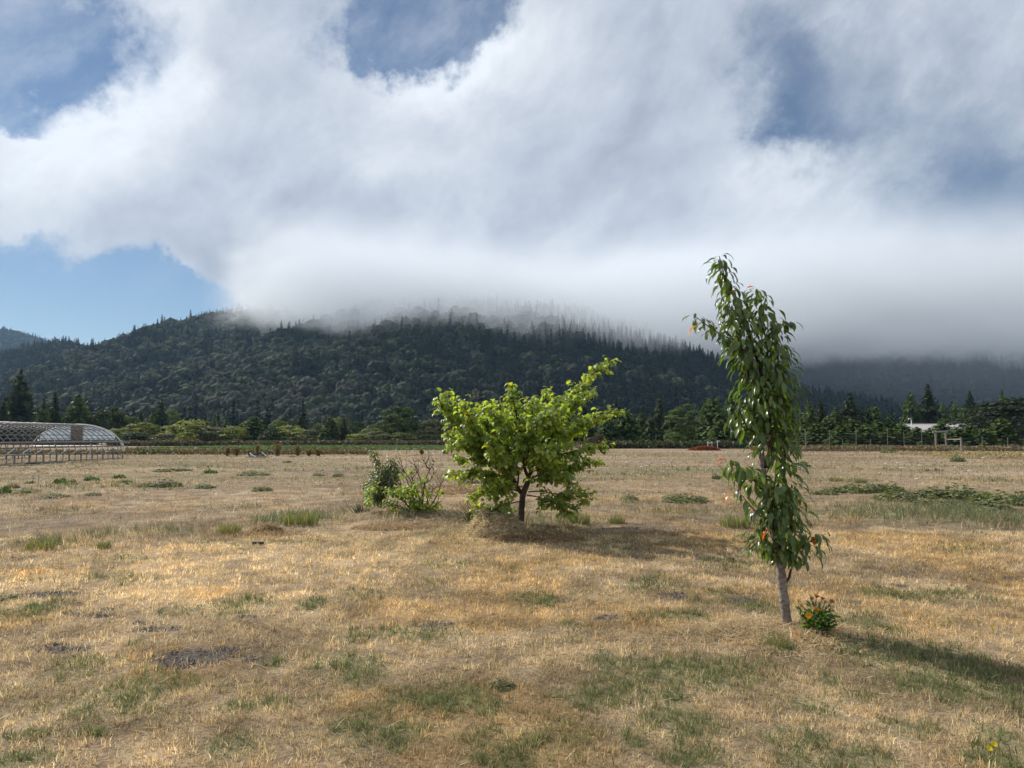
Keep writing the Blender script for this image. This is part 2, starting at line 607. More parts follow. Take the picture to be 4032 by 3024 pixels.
BARE = [
    (766, 2586, 300, 66, 1.3), (690, 2618, 120, 30, 1.0), (244, 2546, 210, 30, 1.0), (224, 2340, 330, 22, 1.0), (366, 2417, 230, 18, 1.0), (624, 2475, 190, 22, 1.0), (556, 2451, 110, 14, .8),
    (997, 2600, 100, 16, .9), (292, 2580, 110, 16, .8), (983, 2434, 90, 15, .8), (1720, 2461, 120, 28, 1.0), (2344, 2363, 70, 16, .9), (2398, 2430, 120, 24, 1.0),
    (2656, 2346, 90, 26, 1.0), (2758, 2376, 70, 13, .8), (2222, 2359, 60, 13, .8), (1727, 2346, 60, 11, .8), (2932, 2362, 130, 18, 1.0), (2950, 2340, 120, 12, .8), (3346, 2370, 100, 16, 1.0),
    (3576, 2268, 60, 16, .9), (3556, 2307, 70, 13, .9), (3990, 2278, 60, 12, .8), (3340, 2328, 40, 9, .8), (950, 2560, 260, 20, .6), (420, 2395, 120, 12, .7),
]
TALL = [  # taller greyish-green grass along the mown edge
    (1180, 2042, 420, 46, 1.0), (690, 2092, 260, 40, .9), (170, 2152, 240, 40, .9), (420, 2110, 200, 30, .6), (3700, 2035, 850, 76, 1.0), (3000, 2060, 240, 50, .7), (2280, 2050, 170, 46, .9), (2420, 2050, 120, 30, .5),
    (2700, 2010, 500, 40, .45), (3500, 2000, 500, 60, .4), (1560, 2052, 150, 26, .7), (1760, 2066, 140, 24, .6), (250, 2010, 300, 20, .4), (900, 1990, 400, 20, .35),
]


def ell(lst):
    out = []
    for (px, py, w, h, a) in lst:
        cx, cy = G(px, py)
        y0, y1 = depth_of(py + h / 2), depth_of(py - h / 2)
        out.append((cx, cy, 0.5 * w / F * cy, 0.5 * (y1 - y0), a))
    return out


E_GREEN, E_BARE, E_TALL = ell(GREEN), ell(BARE), ell(TALL)


def field(lst, x, y, warp=0.35, seed=11, soft=1.0):
    wx = x + (fbm(x * 2.1, y * 2.1, seed, 3) - .5) * warp * (0.5 + y * 0.05)
    wy = y + (fbm(x * 2.1 + 40, y * 2.1, seed + 1, 3) - .5) * warp * (0.5 + y * 0.08)
    acc = np.zeros_like(x)
    for (cx, cy, rx, ry, a) in lst:
        d = ((wx - cx) / rx) ** 2 + ((wy - cy) / ry) ** 2
        msk = d < 9
        acc[msk] = np.maximum(acc[msk], a * np.exp(-soft * d[msk] ** 1.5))
    return acc


def px_of(x, y):
    """photo row and column of a ground point"""
    zc = y * CP - CAM_H * SP * 1.0
    s = y
    py = 1512 - F * ((-CAM_H) * CP - y * SP) / (y * CP + (-CAM_H) * SP)
    px = 2016 + F * x / (y * CP + (-CAM_H) * SP)
    return px, py


MOW_X = np.array([-400, 0, 400, 800, 1100, 1400, 1700, 2050, 2400, 2800, 3200, 3600, 4032, 4500])
MOW_Y = np.array([2215, 2190, 2160, 2140, 2110, 2075, 2090, 2120, 2110, 2095, 2085, 2085, 2085, 2085])


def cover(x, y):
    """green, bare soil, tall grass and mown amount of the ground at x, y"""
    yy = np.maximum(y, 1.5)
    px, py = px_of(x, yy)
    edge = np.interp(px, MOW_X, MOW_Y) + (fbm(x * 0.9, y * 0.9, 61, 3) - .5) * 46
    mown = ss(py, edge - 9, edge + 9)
    g = field(E_GREEN, x, yy, 0.30, 11)
    nz = fbm(x * 1.3, y * 1.3, 21, 4)
    nz2 = fbm(x * 5.0, y * 5.0, 23, 3)
    g = g * (0.55 + 0.9 * nz2)
    g = np.maximum(g, ss(nz, 0.58, 0.78) * (0.35 + 0.5 * nz2) * mown * (1 - ss(yy, 8, 14) * 0.5))
    right = ss(px, 900, 2600) * ss(py, 2450, 2700)
    g = np.clip(g + right * 0.22 * ss(nz2, 0.35, 0.7), 0, 1.2)
    t = field(E_TALL, x, yy, 0.5, 15) * (0.5 + nz)
    t = np.maximum(t, (1 - mown) * ss(fbm(x * 0.35, y * 0.25, 77, 4), 0.56, 0.72) * 0.45 * (1 - ss(yy, 30, 60)))
    bsoil = field(E_BARE, x, yy, 0.16, 13, 0.8)
    bsoil = bsoil * (0.65 + 0.7 * vnoise(x * 9, y * 4, 29))
    g = g * (1 - np.clip(bsoil, 0, 1))
    return g, bsoil, t, mown


STRAW = np.array([[0.62, 0.475, 0.27], [0.50, 0.365, 0.195], [0.38, 0.262, 0.135], [0.72, 0.605, 0.385], [0.28, 0.19, 0.10], [0.58, 0.43, 0.22]])
GREENS = np.array([[0.135, 0.17, 0.062], [0.165, 0.20, 0.072], [0.22, 0.235, 0.10], [0.10, 0.135, 0.052], [0.28, 0.27, 0.13]])


def dry_tone(x, y, mown):
    n1 = fbm(x * 0.55, y * 0.55, 41, 4)
    n2 = fbm(x * 2.6, y * 2.6, 43, 4)
    v = 0.76 + 0.50 * ss(n1 * 0.40 + n2 * 0.60, 0.33, 0.66)
    v = v * (0.72 + 0.62 * fbm(x * 6.5, y * 5.0, 49, 3))
    px, py = px_of(x, np.maximum(y, 1.5))
    gold = (1 - ss(px, 900, 2000)) * ss(py, 2120, 2180) * (1 - ss(py, 2330, 2440))
    v = v * (1 + 0.22 * gold)
    red = ss(fbm(x * 0.9 + 9, y * 0.9, 47, 3), 0.52, 0.72)
    c = np.stack([v, v * (1 - 0.07 * red), v * (1 - 0.20 * red)], -1)
    far = (1 - mown)[:, None]
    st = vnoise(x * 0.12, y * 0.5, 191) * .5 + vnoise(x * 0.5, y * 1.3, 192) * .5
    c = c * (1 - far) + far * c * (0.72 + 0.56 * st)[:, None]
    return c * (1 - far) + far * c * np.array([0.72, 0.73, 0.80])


def make_ground():
    yr = np.concatenate([[-400, -120, -40, -15, -6, -2, 0, 1.2, 2.0], 2.4 * 1.0125 ** np.arange(330), ])
    yr = yr[yr < 150]
    yr = np.concatenate([yr, [160, 175, 200, 240, 300, 400, 520, 700, 1000, 1600, 2600, 4200]])
    sc = np.linspace(-1, 1, 321)
    wy = 0.80 * np.maximum(yr, 2) + 1.2
    X = wy[:, None] * sc[None, :]
    ext = np.array([1.15, 1.3, 1.5, 1.8])
    outer = wy[:, None] * ext[None, :] + np.array([10, 60, 300, 900])[None, :]
    X = np.concatenate([-outer[:, ::-1], X, outer], 1)
    Y = np.repeat(yr[:, None], X.shape[1], 1)
    x, y = X.ravel(), Y.ravel()
    z = gh(x, y)
    g, bs, t, mown = cover(x, y)
    inside = (np.abs(x) < 0.8 * np.maximum(y, 2) + 1.3) & (y > 2) & (y < 150)
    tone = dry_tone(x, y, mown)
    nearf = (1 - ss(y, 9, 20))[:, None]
    base = (np.array([0.37, 0.275, 0.165])[None, :] * (1 - nearf) + nearf * np.array([0.27, 0.20, 0.125])[None, :]) * tone  # near ground darker: shade between the blades put into its colour
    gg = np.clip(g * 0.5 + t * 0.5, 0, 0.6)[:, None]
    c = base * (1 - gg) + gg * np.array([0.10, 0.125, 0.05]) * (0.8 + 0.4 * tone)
    # far field: paler strips, faint rows running away from the camera
    f = ss(y, 18, 34)[:, None]
    rows = vnoise(x * 0.10 + y * 0.02, y * 0.45, 91)
    rows = 0.55 * rows + 0.45 * fbm(x * 0.30, y * 0.55, 93, 4)
    strip = np.array([0.285, 0.222, 0.152])[None, :] * (0.42 + 1.05 * rows)[:, None]
    reds = ss(fbm(x * 0.12, y * 0.2, 95, 3), 0.5, 0.7)[:, None]
    strip = strip * (1 - reds * np.array([0.0, 0.10, 0.18]))
    grn = ss(fbm(x * 0.15 + 3, y * 0.30, 97, 4), 0.50, 0.68)[:, None] * 0.5
    strip = strip * (1 - grn) + grn * np.array([0.13, 0.135, 0.06])
    strip = strip * (1 - np.clip(t, 0, .6)[:, None]) + np.clip(t, 0, .6)[:, None] * np.array([0.13, 0.145, 0.075])
    c = c * (1 - f) + f * strip
    b = np.clip(bs, 0, 1)[:, None]
    c = c * (1 - b) + b * np.array([0.13, 0.112, 0.095])
    c[~inside] = np.array([0.24, 0.175, 0.105])
    z = z - 0.015 * np.clip(bs, 0, 1)
    nr, nc = X.shape
    idx = np.arange(nr * nc).reshape(nr, nc)
    quads = np.stack([idx[:-1, :-1], idx[:-1, 1:], idx[1:, 1:], idx[1:, :-1]], -1).reshape(-1, 4)
    m, b2, out = new_mat('field_ground')
    at = b2.n('ShaderNodeAttribute', attribute_name='tint')
    tc = b2.n('ShaderNodeTexCoord')
    v = b2.vm('MULTIPLY', tc.outputs['Object'], (1, 1, 1))
    n1 = b2.noise(v, 30, 5, 0.7)
    n2 = b2.noise(b2.vm('MULTIPLY', tc.outputs['Object'], (1, 0.5, 1)), 3.0, 6, 0.65)
    k = b2.m('MULTIPLY', b2.sstep(n1, 0.3, 0.7, 0.62, 1.32), b2.sstep(n2, 0.3, 0.7, 0.75, 1.22))
    colr = b2.vm('SCALE', at.outputs['Color'])
    b2.link(k, colr.node.inputs['Scale'])
    pr = b2.n('ShaderNodeBsdfPrincipled')
    b2.link(colr, pr.inputs['Base Color'])
    pr.inputs['Roughness'].default_value = 0.95
    pr.inputs['Specular IOR Level'].default_value = 0.05
    bm = b2.n('ShaderNodeBump')
    bm.inputs['Strength'].default_value = 0.9
    bm.inputs['Distance'].default_value = 0.03
    b2.link(n1, bm.inputs['Height'])
    b2.link(bm.outputs[0], pr.inputs['Normal'])
    b2.link(pr.outputs[0], out.inputs[0])
    me = mesh_np('ground', np.stack([x, y, z], 1), quads, [m], c, smooth=True)
    tag(link('ground', me), 'dry mown grass field stretching to the trees', kind='structure')


make_ground()


# ------------------------------------------------------------------ grass blades (real geometry)
def blades(x, y, length, width, lean, az, col, seed, two=True):
    """bent blades as small strips; all arguments are arrays"""
    rng = np.random.default_rng(seed)
    n = len(x)
    z = gh(x, y) - 0.004
    base = np.stack([x, y, z], 1)
    d = np.stack([np.cos(az) * np.sin(lean), np.sin(az) * np.sin(lean), np.cos(lean)], 1)
    lean2 = np.clip(lean + rng.uniform(0.1, 0.7, n), 0, 1.5)
    d2 = np.stack([np.cos(az) * np.sin(lean2), np.sin(az) * np.sin(lean2), np.cos(lean2)], 1)
    wa = rng.uniform(0, math.pi, n)
    w = np.stack([np.cos(wa), np.sin(wa), np.zeros(n)], 1) * width[:, None]
    mid = base + d * (length * 0.55)[:, None]
    tip = mid + d2 * (length * 0.45)[:, None]
    v = np.stack([base - w * .5, base + w * .5, mid - w * .42, mid + w * .42, tip], 1).reshape(-1, 3)
    o = np.arange(n) * 5
    q = np.stack([o, o + 1, o + 3, o + 2], 1)
    t = np.stack([o + 2, o + 3, o + 4], 1)
    c = np.repeat(col, 5, 0)
    return v, [q, t], c


def scatter(y0, y1, dens, seed, margin=0.4, tuft=None):
    """random ground points in the wedge the camera sees, uniform per square metre"""
    rng = np.random.default_rng(seed)
    k = 0.725
    area = k * (y1 ** 2 - y0 ** 2) + 2 * margin * (y1 - y0)
    n = int(area * dens)
    if not tuft:
        y = np.sqrt(rng.uniform(y0 ** 2, y1 ** 2, n))
        x = rng.uniform(-1, 1, n) * (k * y + margin)
        return x, y, rng
    # blades grow in small tufts and lean outwards from them
    m = max(1, int(n / tuft[0]))
    ty = np.sqrt(rng.uniform(y0 ** 2, y1 ** 2, m))
    tx = rng.uniform(-1, 1, m) * (k * ty + margin)
    who = rng.integers(0, m, n)
    r = np.abs(rng.normal(0, tuft[1], n))
    a = rng.uniform(0, 2 * math.pi, n)
    x = tx[who] + np.cos(a) * r
    y = ty[who] + np.sin(a) * r
    a = a + rng.normal(0, .6, n)
    tv = rng.uniform(.72, 1.25, m)[who]
    th = rng.uniform(.65, 1.4, m)[who]
    pick = rng.uniform(0, 1, m)[who]
    return x, y, rng, a, r / tuft[1], tv, th, pick


def make_grass():
    dry, grn = [], []
    # (near, far, blades per m2, length, width)
    zones = [(3.2, 5.2, 7600, .038, .0032), (5.2, 8.0, 4600, .043, .0042), (8.0, 12.5, 2200, .050, .0060), (12.5, 20, 620, .052, .0080),
             (20, 34, 210, .052, .014), (34, 60, 62, .060, .026), (60, 95, 20, .07, .045)]
    for i, (a, b, dn, L, W) in enumerate(zones):
        x, y, rng, taz, tr, tv, th, pick = scatter(a, b, dn, 100 + i, tuft=(13, L * .62))
        g, bs, t, mown = cover(x, y)
        n = len(x)
        # thin patches and bare soil
        keep = rng.uniform(0, 1, n) < (1 - 0.90 * np.clip(bs * 1.1, 0, 1)) * (0.45 + 0.55 * ss(fbm(x * 3.3, y * 3.3, 51, 3), 0.3, 0.55) + g)
        if a >= 12:
            keep &= rng.uniform(0, 1, n) < 0.35 + 0.65 * ss(fbm(x * .5, y * .5, 53, 3), .35, .6) + t
        x, y, g, bs, t, mown = x[keep], y[keep], g[keep], bs[keep], t[keep], mown[keep]
        taz, tr, tv, th, pick = taz[keep], tr[keep], tv[keep], th[keep], pick[keep]
        n = len(x)
        isg = (0.72 * pick + 0.28 * rng.uniform(0, 1, n)) < np.clip(g * 0.85 + t * 0.6, 0, .66)
        tone = dry_tone(x, y, mown)
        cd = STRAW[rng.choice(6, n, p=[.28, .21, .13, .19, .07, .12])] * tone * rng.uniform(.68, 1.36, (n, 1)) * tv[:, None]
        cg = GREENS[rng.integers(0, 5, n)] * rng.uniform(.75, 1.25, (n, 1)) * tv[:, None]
        cg = cg * (1 - np.clip(t, 0, 1)[:, None]) + np.clip(t, 0, 1)[:, None] * (cg * 0.6 + np.array([.06, .075, .05]))
        col = np.where(isg[:, None], cg, cd)
        tall = 1 + 1.9 * np.clip(t, 0, 1) + (1 - mown) * 0.5
        ln = L * rng.uniform(.5, 1.45, n) * np.where(isg, 1.25, 1.0) * tall * th
        flat = (rng.uniform(0, 1, n) < (0.33 if a < 12 else 0.6)) & ~isg
        lean = np.where(flat, rng.uniform(1.0, 1.5, n), np.clip(0.12 + 0.38 * tr + rng.normal(0, .2, n), 0.02, 1.45))
        az = taz
        wd = W * rng.uniform(.6, 1.3, n) * np.where(isg, 1.15, 1.0)
        v, f, c = blades(x, y, ln, wd, lean, az, col, 300 + i)
        sel = np.repeat(isg, 5)
        for lst, s in ((dry, ~isg), (grn, isg)):
            k = int(s.sum())
            if k == 0:
                continue
            vv = v[np.repeat(s, 5)]
            cc = c[np.repeat(s, 5)]
            lst.append((vv, cc, k))
    for nm, lst, lab in (('dry_grass', dry, 'short straw coloured dry grass over the whole field'), ('green_grass', grn, 'patches of living green grass among the dry grass')):
        v = np.concatenate([a[0] for a in lst])
        c = np.concatenate([a[1] for a in lst])
        n = len(v) // 5
        o = np.arange(n) * 5
        q = np.stack([o, o + 1, o + 3, o + 2], 1)
        t = np.stack([o + 2, o + 3, o + 4], 1)
        me = mesh_np(nm, v, [q, t], [M_GRASS], c)
        tag(link(nm, me), lab, 'grass', kind='stuff')


make_grass()


def make_loose_straw():
    """mown straw lying on the near field and in mulch rings round the young trees"""
    rng = np.random.default_rng(77)
    xs, ys = [], []
    for (cx, cy, r, n) in ((CHERRY[0] - .1, CHERRY[1] - .12, .62, 2600), (MULB[0] + .1, MULB[1] - .1, 1.2, 3400), (FIG[0] - .1, FIG[1] - .5, 1.7, 3000), (HAY[0], HAY[1] - .2, .9, 2600), (MULB[0] - .4, MULB[1] + 4.4, 1.2, 1400)):
        a = rng.uniform(0, 2 * math.pi, n)
        q = r * np.sqrt(rng.uniform(0, 1, n)) * rng.uniform(.6, 1.25, n)
        xs.append(cx + np.cos(a) * q * 1.25)
        ys.append(cy + np.sin(a) * q)
    x, y, r2 = scatter(3.3, 12, 26, 79)
    xs.append(x)
    ys.append(y)
    x = np.concatenate(xs)
    y = np.concatenate(ys)
    n = len(x)
    col = STRAW[rng.choice(6, n, p=[.25, .2, .12, .28, .08, .07])] * rng.uniform(.75, 1.2, (n, 1))
    v, f, c = blades(x, y, rng.uniform(.05, .15, n), rng.uniform(.003, .0055, n) * (1 + y * .05), rng.uniform(1.15, 1.52, n), rng.uniform(0, 6.28, n), col, 80)
    v[:, 2] += np.repeat(rng.uniform(0.004, .03, n), 5)
    me = mesh_np('loose_straw', v, f, [M_GRASS], c)
    tag(link('loose_straw', me), 'loose cut straw strewn round the young trees', 'straw', kind='stuff')


make_loose_straw()


def make_crumbs():
    """crumbly soil on the bare patches"""
    rng = np.random.default_rng(88)
    xs, ys = [], []
    for (cx, cy, rx, ry, a) in E_BARE:
        n = int(min(1300, 1500 * rx * ry * 4 + 40))
        ang = rng.uniform(0, 6.28, n)
        r = np.sqrt(rng.uniform(0, 1, n)) * 1.25
        xs.append(cx + np.cos(ang) * r * rx)
        ys.append(cy + np.sin(ang) * r * ry)
    x, y = np.concatenate(xs), np.concatenate(ys)
    g, bs, t, mown = cover(x, y)
    k = bs > .35 * rng.uniform(.6, 1.6, len(x))
    x, y = x[k], y[k]
    n = len(x)
    s = rng.uniform(.003, .010, n) * (1 + rng.uniform(0, 1, n) ** 6 * 1.5)
    oct_v = np.array([[1, 0, 0], [-1, 0, 0], [0, 1, 0], [0, -1, 0], [0, 0, .8], [0, 0, -.5]])
    oct_f = np.array([[0, 2, 4], [2, 1, 4], [1, 3, 4], [3, 0, 4]])
    v = oct_v[None] * s[:, None, None] * rng.uniform(.55, 1.35, (n, 6, 1))
    v = v + np.stack([x, y, gh(x, y) - .004], 1)[:, None, :]
    f = (oct_f[None] + (np.arange(n) * 6)[:, None, None]).reshape(-1, 3)
    c = np.array([.20, .172, .145]) * rng.uniform(.6, 1.35, (n, 1))
    tag(link('soil_crumbs', mesh_np('soil_crumbs', v.reshape(-1, 3), f, [M_GRASS], np.repeat(c, 6, 0))), 'crumbly grey soil of the bare patches in the lawn', 'soil', kind='stuff')


make_crumbs()


# ------------------------------------------------------------------ hills
HILL_PX = np.array([-1500, -800, -300, 0, 150, 270, 370, 500, 640, 740, 840, 940, 1050, 1300, 1600, 1900, 2200, 2400, 2550, 2650, 2750, 2900, 3050, 3200, 3450, 3700, 4032, 4400, 5000])
HILL_PY = np.array([1560, 1480, 1420, 1388, 1352, 1338, 1348, 1322, 1276, 1258, 1230, 1207, 1196, 1168, 1152, 1160, 1200, 1240, 1290, 1335, 1378, 1432, 1490, 1548, 1598, 1625, 1650, 1680, 1700])
FOOT, RIDGE = 480.0, 1330.0


def hill_main(t, y):
    """height of the wooded hill; t = x / y"""
    px = 2016 + F * t
    e = (1725 - np.interp(px, HILL_PX, HILL_PY)) / F
    H = np.maximum(e * RIDGE - 13, 0)
    s = np.clip((y - FOOT) / (RIDGE - FOOT), 0, None)
    s1 = np.clip(s, 0, 1)
    up = 0.75 * s1 + 0.25 * np.sin(s1 * math.pi / 2)
    over = np.clip(s - 1, 0, None)
    prof = np.where(s <= 1, up, np.maximum(1 - 0.9 * over, -0.2))
    x = t * y
    gully = (fbm(x * 0.006, y * 0.003, 7, 4) - .5) * 70 * np.sin(np.clip(s, 0, 1) * math.pi)
    small = (fbm(x * 0.02, y * 0.02, 8, 3) - .5) * 14 * ss(s, 0.02, .2)
    return H * prof + gully * np.clip(H / 120, 0, 1) + small * np.clip(H / 60, 0, 1) - 1.5 * (s < 0.02)


def hill_far(pxs, pys, D, foot):
    pxs, pys = np.array(pxs), np.array(pys)

    def h(t, y):
        px = 2016 + F * t
        H = np.maximum((1725 - np.interp(px, pxs, pys)) / F * D - 14, -2)
        s = np.clip((y - foot) / (D - foot), 0, None)
        prof = np.where(s <= 1, np.sin(np.clip(s, 0, 1) * math.pi / 2), np.maximum(1 - 1.2 * (s - 1), -.2))
        x = t * y
        return H * prof + (fbm(x * .004, y * .003, 9, 4) - .5) * 70 * np.sin(np.clip(s, 0, 1) * math.pi) - 1.0
    return h


HILL_R = hill_far([2300, 2600, 3000, 3300, 3700, 4100, 4600, 5400], [1420, 1330, 1290, 1300, 1330, 1340, 1330, 1400], 2150, 1450)
HILL_L = hill_far([-1800, -900, -300, 0, 60, 130, 180, 300, 500], [1230, 1240, 1275, 1306, 1316, 1334, 1350, 1400, 1520], 2900, 1900)


def forest_colour():
    m, b, out = new_mat('forest_floor')
    tc = b.n('ShaderNodeTexCoord')
    nz = b.noise(tc.outputs['Object'], 0.05, 6, .6)
    pr = b.n('ShaderNodeBsdfPrincipled')
    b.link(b.mix(b.sstep(nz, .35, .65), (0.010, 0.014, 0.009), (0.02, 0.025, 0.014)), pr.inputs['Base Color'])
    pr.inputs['Roughness'].default_value = 1
    pr.inputs['Specular IOR Level'].default_value = 0
    b.link(pr.outputs[0], out.inputs[0])
    return m


M_FLOOR = forest_colour()


def make_hill(name, label, hfun, t0, t1, nt_, y0, y1, ny):
    t = np.linspace(t0, t1, nt_)
    y = np.linspace(y0, y1, ny)
    T, Y = np.meshgrid(t, y)
    Z = hfun(T, Y)
    X = T * Y
    idx = np.arange(T.size).reshape(T.shape)
    q = np.stack([idx[:-1, :-1], idx[:-1, 1:], idx[1:, 1:], idx[1:, :-1]], -1).reshape(-1, 4)
    v = np.stack([X.ravel(), Y.ravel(), Z.ravel()], 1)
    me = mesh_np(name, v, q, [M_FLOOR], smooth=True)
    tag(link(name, me), label, kind='structure')


make_hill('hill', 'dark wooded hill with its top lost in low cloud', hill_main, -1.25, 1.15, 240, FOOT - 10, 2200, 120)
make_hill('hill', 'farther wooded hill under cloud on the right', HILL_R, 0.15, 1.2, 110, 1440, 2900, 70)
make_hill('hill', 'distant blue wooded hill at the far left', HILL_L, -1.3, -0.5, 70, 1890, 3900, 50)


# ------------------------------------------------------------------ tree geometry
def quads_at(c, nrm, size, rng, aspect=1.0):
    """one randomly turned quad at each centre, facing roughly nrm"""
    n = len(c)
    nrm = nrm + rng.normal(0, .55, (n, 3))
    nrm /= np.linalg.norm(nrm, axis=1, keepdims=True) + 1e-9
    r = rng.normal(0, 1, (n, 3))
    u = np.cross(nrm, r)
    u /= np.linalg.norm(u, axis=1, keepdims=True) + 1e-9
    w = np.cross(nrm, u)
    s = np.asarray(size)[:, None] if np.ndim(size) else size
    u = u * s * .5 * aspect
    w = w * s * .5
    bend = nrm * (s * .12)
    v = np.stack([c - u - w * .6, c + u * .7 - w - bend, c + u + w * .6, c - u * .7 + w - bend], 1).reshape(-1, 3)
    o = np.arange(n) * 4
    return v, np.stack([o, o + 1, o + 2, o + 3], 1)


def crown_broad(seed, nclump, per, leaf, cols, flat=1.0, top=1.0, spread=0.30, core=0.55, low=-0.75):
    """rounded crown in a unit box (radius 1 across, height 0..2): leaf clumps over an uneven ellipsoid"""
    rng = np.random.default_rng(seed)
    cs, ns, tint = [], [], []
    for i in range(nclump):
        d = rng.normal(0, 1, 3)
        d /= np.linalg.norm(d)
        if d[2] < low:
            d[2] = -d[2]
        lump = 0.62 + 0.66 * vnoise(np.array([d[0] * 2 + 5]), np.array([d[1] * 2 + d[2] * 2.7]), seed)[0]
        rr = lump * (1 if rng.uniform() > .2 else rng.uniform(core, .9))
        cc = d * rr * np.array([.82, .82, .82 * flat])
        sp = spread * rng.uniform(.65, 1.25)
        n = int(per * rng.uniform(.7, 1.3))
        p = rng.normal(0, 1, (n, 3))
        p /= np.linalg.norm(p, axis=1, keepdims=True)
        p[:, 2] = np.where(p[:, 2] < -.2, -p[:, 2] * .6, p[:, 2])
        q = cc + p * sp * np.array([1.1, 1.1, .75]) * rng.uniform(.55, 1.05, (n, 1))
        cs.append(q)
        ns.append(p * .8 + d * .5)
        base = cols[rng.integers(0, len(cols))]
        tint.append(np.array(base)[None, :] * rng.uniform(.78, 1.22) * rng.uniform(.85, 1.15, (n, 1)))
    c = np.concatenate(cs)
    nn = np.concatenate(ns)
    tt = np.concatenate(tint)
    c[:, :2] /= np.quantile(np.abs(c[:, :2]), .985)
    c[:, 2] = (c[:, 2] - c[:, 2].min()) / (np.quantile(c[:, 2], .9995) - c[:, 2].min()) * 1.94 * top + .06
    v, q = quads_at(c, nn, leaf * rng.uniform(.7, 1.3, len(c)), rng)
    return v, q, np.repeat(tt, 4, 0)


def crown_conifer(seed, levels, per, cols, droop=.25, taper=1.0, leaf=.10, bare=0.03, ragged=.25, sprays=9):
    """conifer of height 1 and base radius 1: whorls of drooping boughs carrying flat sprays"""
    rng = np.random.default_rng(seed)
    C, N, Sz, T = [], [], [], []
    for i in range(levels):
        f = i / (levels - 1)
        z = bare + (1 - bare) * f ** .93
        rad = (1 - f) ** taper * .96 + .035
        k = max(4, int(per * (1 - f * .55)))
        a0 = rng.uniform(0, 6.28)
        base = np.array(cols[rng.integers(0, len(cols))]) * rng.uniform(.8, 1.2)
        for j in range(k):
            a = a0 + j * 6.283 / k + rng.normal(0, .2)
            L = rad * rng.uniform(1 - ragged * 1.6, 1 + ragged)
            ns = max(3, int(sprays * (0.35 + L)))
            s = np.linspace(.18, 1, ns) + rng.uniform(-.04, .04, ns)
            r = L * s
            zz = z + (.045 * s - droop * .13 * L * s ** 1.6) + rng.normal(0, .006, ns)
            off = rng.normal(0, .055, ns) * (1.2 - s) * (0.4 + L)
            C.append(np.stack([np.cos(a) * r - np.sin(a) * off, np.sin(a) * r + np.cos(a) * off, zz], 1))
            nv = np.array([np.cos(a) * .45, np.sin(a) * .45, .9])
            N.append(np.tile(nv, (ns, 1)))
            Sz.append(leaf * rng.uniform(.8, 1.3, ns) * (.55 + .7 * (1 - f)) * 2.0)
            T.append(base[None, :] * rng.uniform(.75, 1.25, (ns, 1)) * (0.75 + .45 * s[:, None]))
    c, n, sz, t = (np.concatenate(k) for k in (C, N, Sz, T))
    return c, n, sz, t, rng


def conifer_mesh(name, seed, H, Rr, mat, **kw):
    c, n, sz, t, rng = crown_conifer(seed, **kw)
    c = c * np.array([Rr, Rr, H])
    v, q = quads_at(c, n, sz * Rr, rng)
    return mesh_np(name, v, q, [mat], np.repeat(t, 4, 0))


CON_D = [(0.028, 0.044, 0.018), (0.038, 0.056, 0.022), (0.022, 0.034, 0.016)]
CON_M = [(0.062, 0.096, 0.028), (0.080, 0.114, 0.034), (0.044, 0.068, 0.023)]
BRO_D = [(0.036, 0.058, 0.018), (0.048, 0.072, 0.022), (0.026, 0.042, 0.015)]
BRO_M = [(0.10, 0.135, 0.036), (0.125, 0.16, 0.044), (0.075, 0.105, 0.03)]
BRO_Y = [(0.20, 0.225, 0.050), (0.15, 0.18, 0.044), (0.24, 0.25, 0.064)]
BRO_O = [(0.110, 0.120, 0.055), (0.085, 0.098, 0.045), (0.13, 0.135, 0.07)]


# ------------------------------------------------------------------ forest on the hills (too many to count: one mass per hill)
def lumpy_crown(seed, cols):
    """closed uneven crown for trees seen from very far: lumps that catch light and throw shade"""
    import bmesh
    bm = bmesh.new()
    bmesh.ops.create_icosphere(bm, subdivisions=3, radius=1.0)
    bm.verts.ensure_lookup_table()
    p = np.array([v.co[:] for v in bm.verts])
    f = np.array([[v.index for v in fc.verts] for fc in bm.faces])
    bm.free()
    rng = np.random.default_rng(seed)
    k = 13
    cen = rng.normal(0, 1, (k, 3))
    cen /= np.linalg.norm(cen, axis=1, keepdims=True)
    cen[:, 2] = np.abs(cen[:, 2]) * .9 - .2
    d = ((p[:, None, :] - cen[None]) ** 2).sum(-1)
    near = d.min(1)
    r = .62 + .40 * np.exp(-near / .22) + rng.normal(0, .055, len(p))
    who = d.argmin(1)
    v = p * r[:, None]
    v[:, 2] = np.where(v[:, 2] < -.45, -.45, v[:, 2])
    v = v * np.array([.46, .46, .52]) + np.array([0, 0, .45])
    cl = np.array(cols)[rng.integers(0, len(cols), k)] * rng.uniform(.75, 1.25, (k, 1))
    c = cl[who] * (.55 + .55 * np.exp(-near / .3))[:, None] * rng.uniform(.8, 1.2, (len(p), 1))  # tint darkens between the lumps, crease shade put into the colour
    return v, f, c


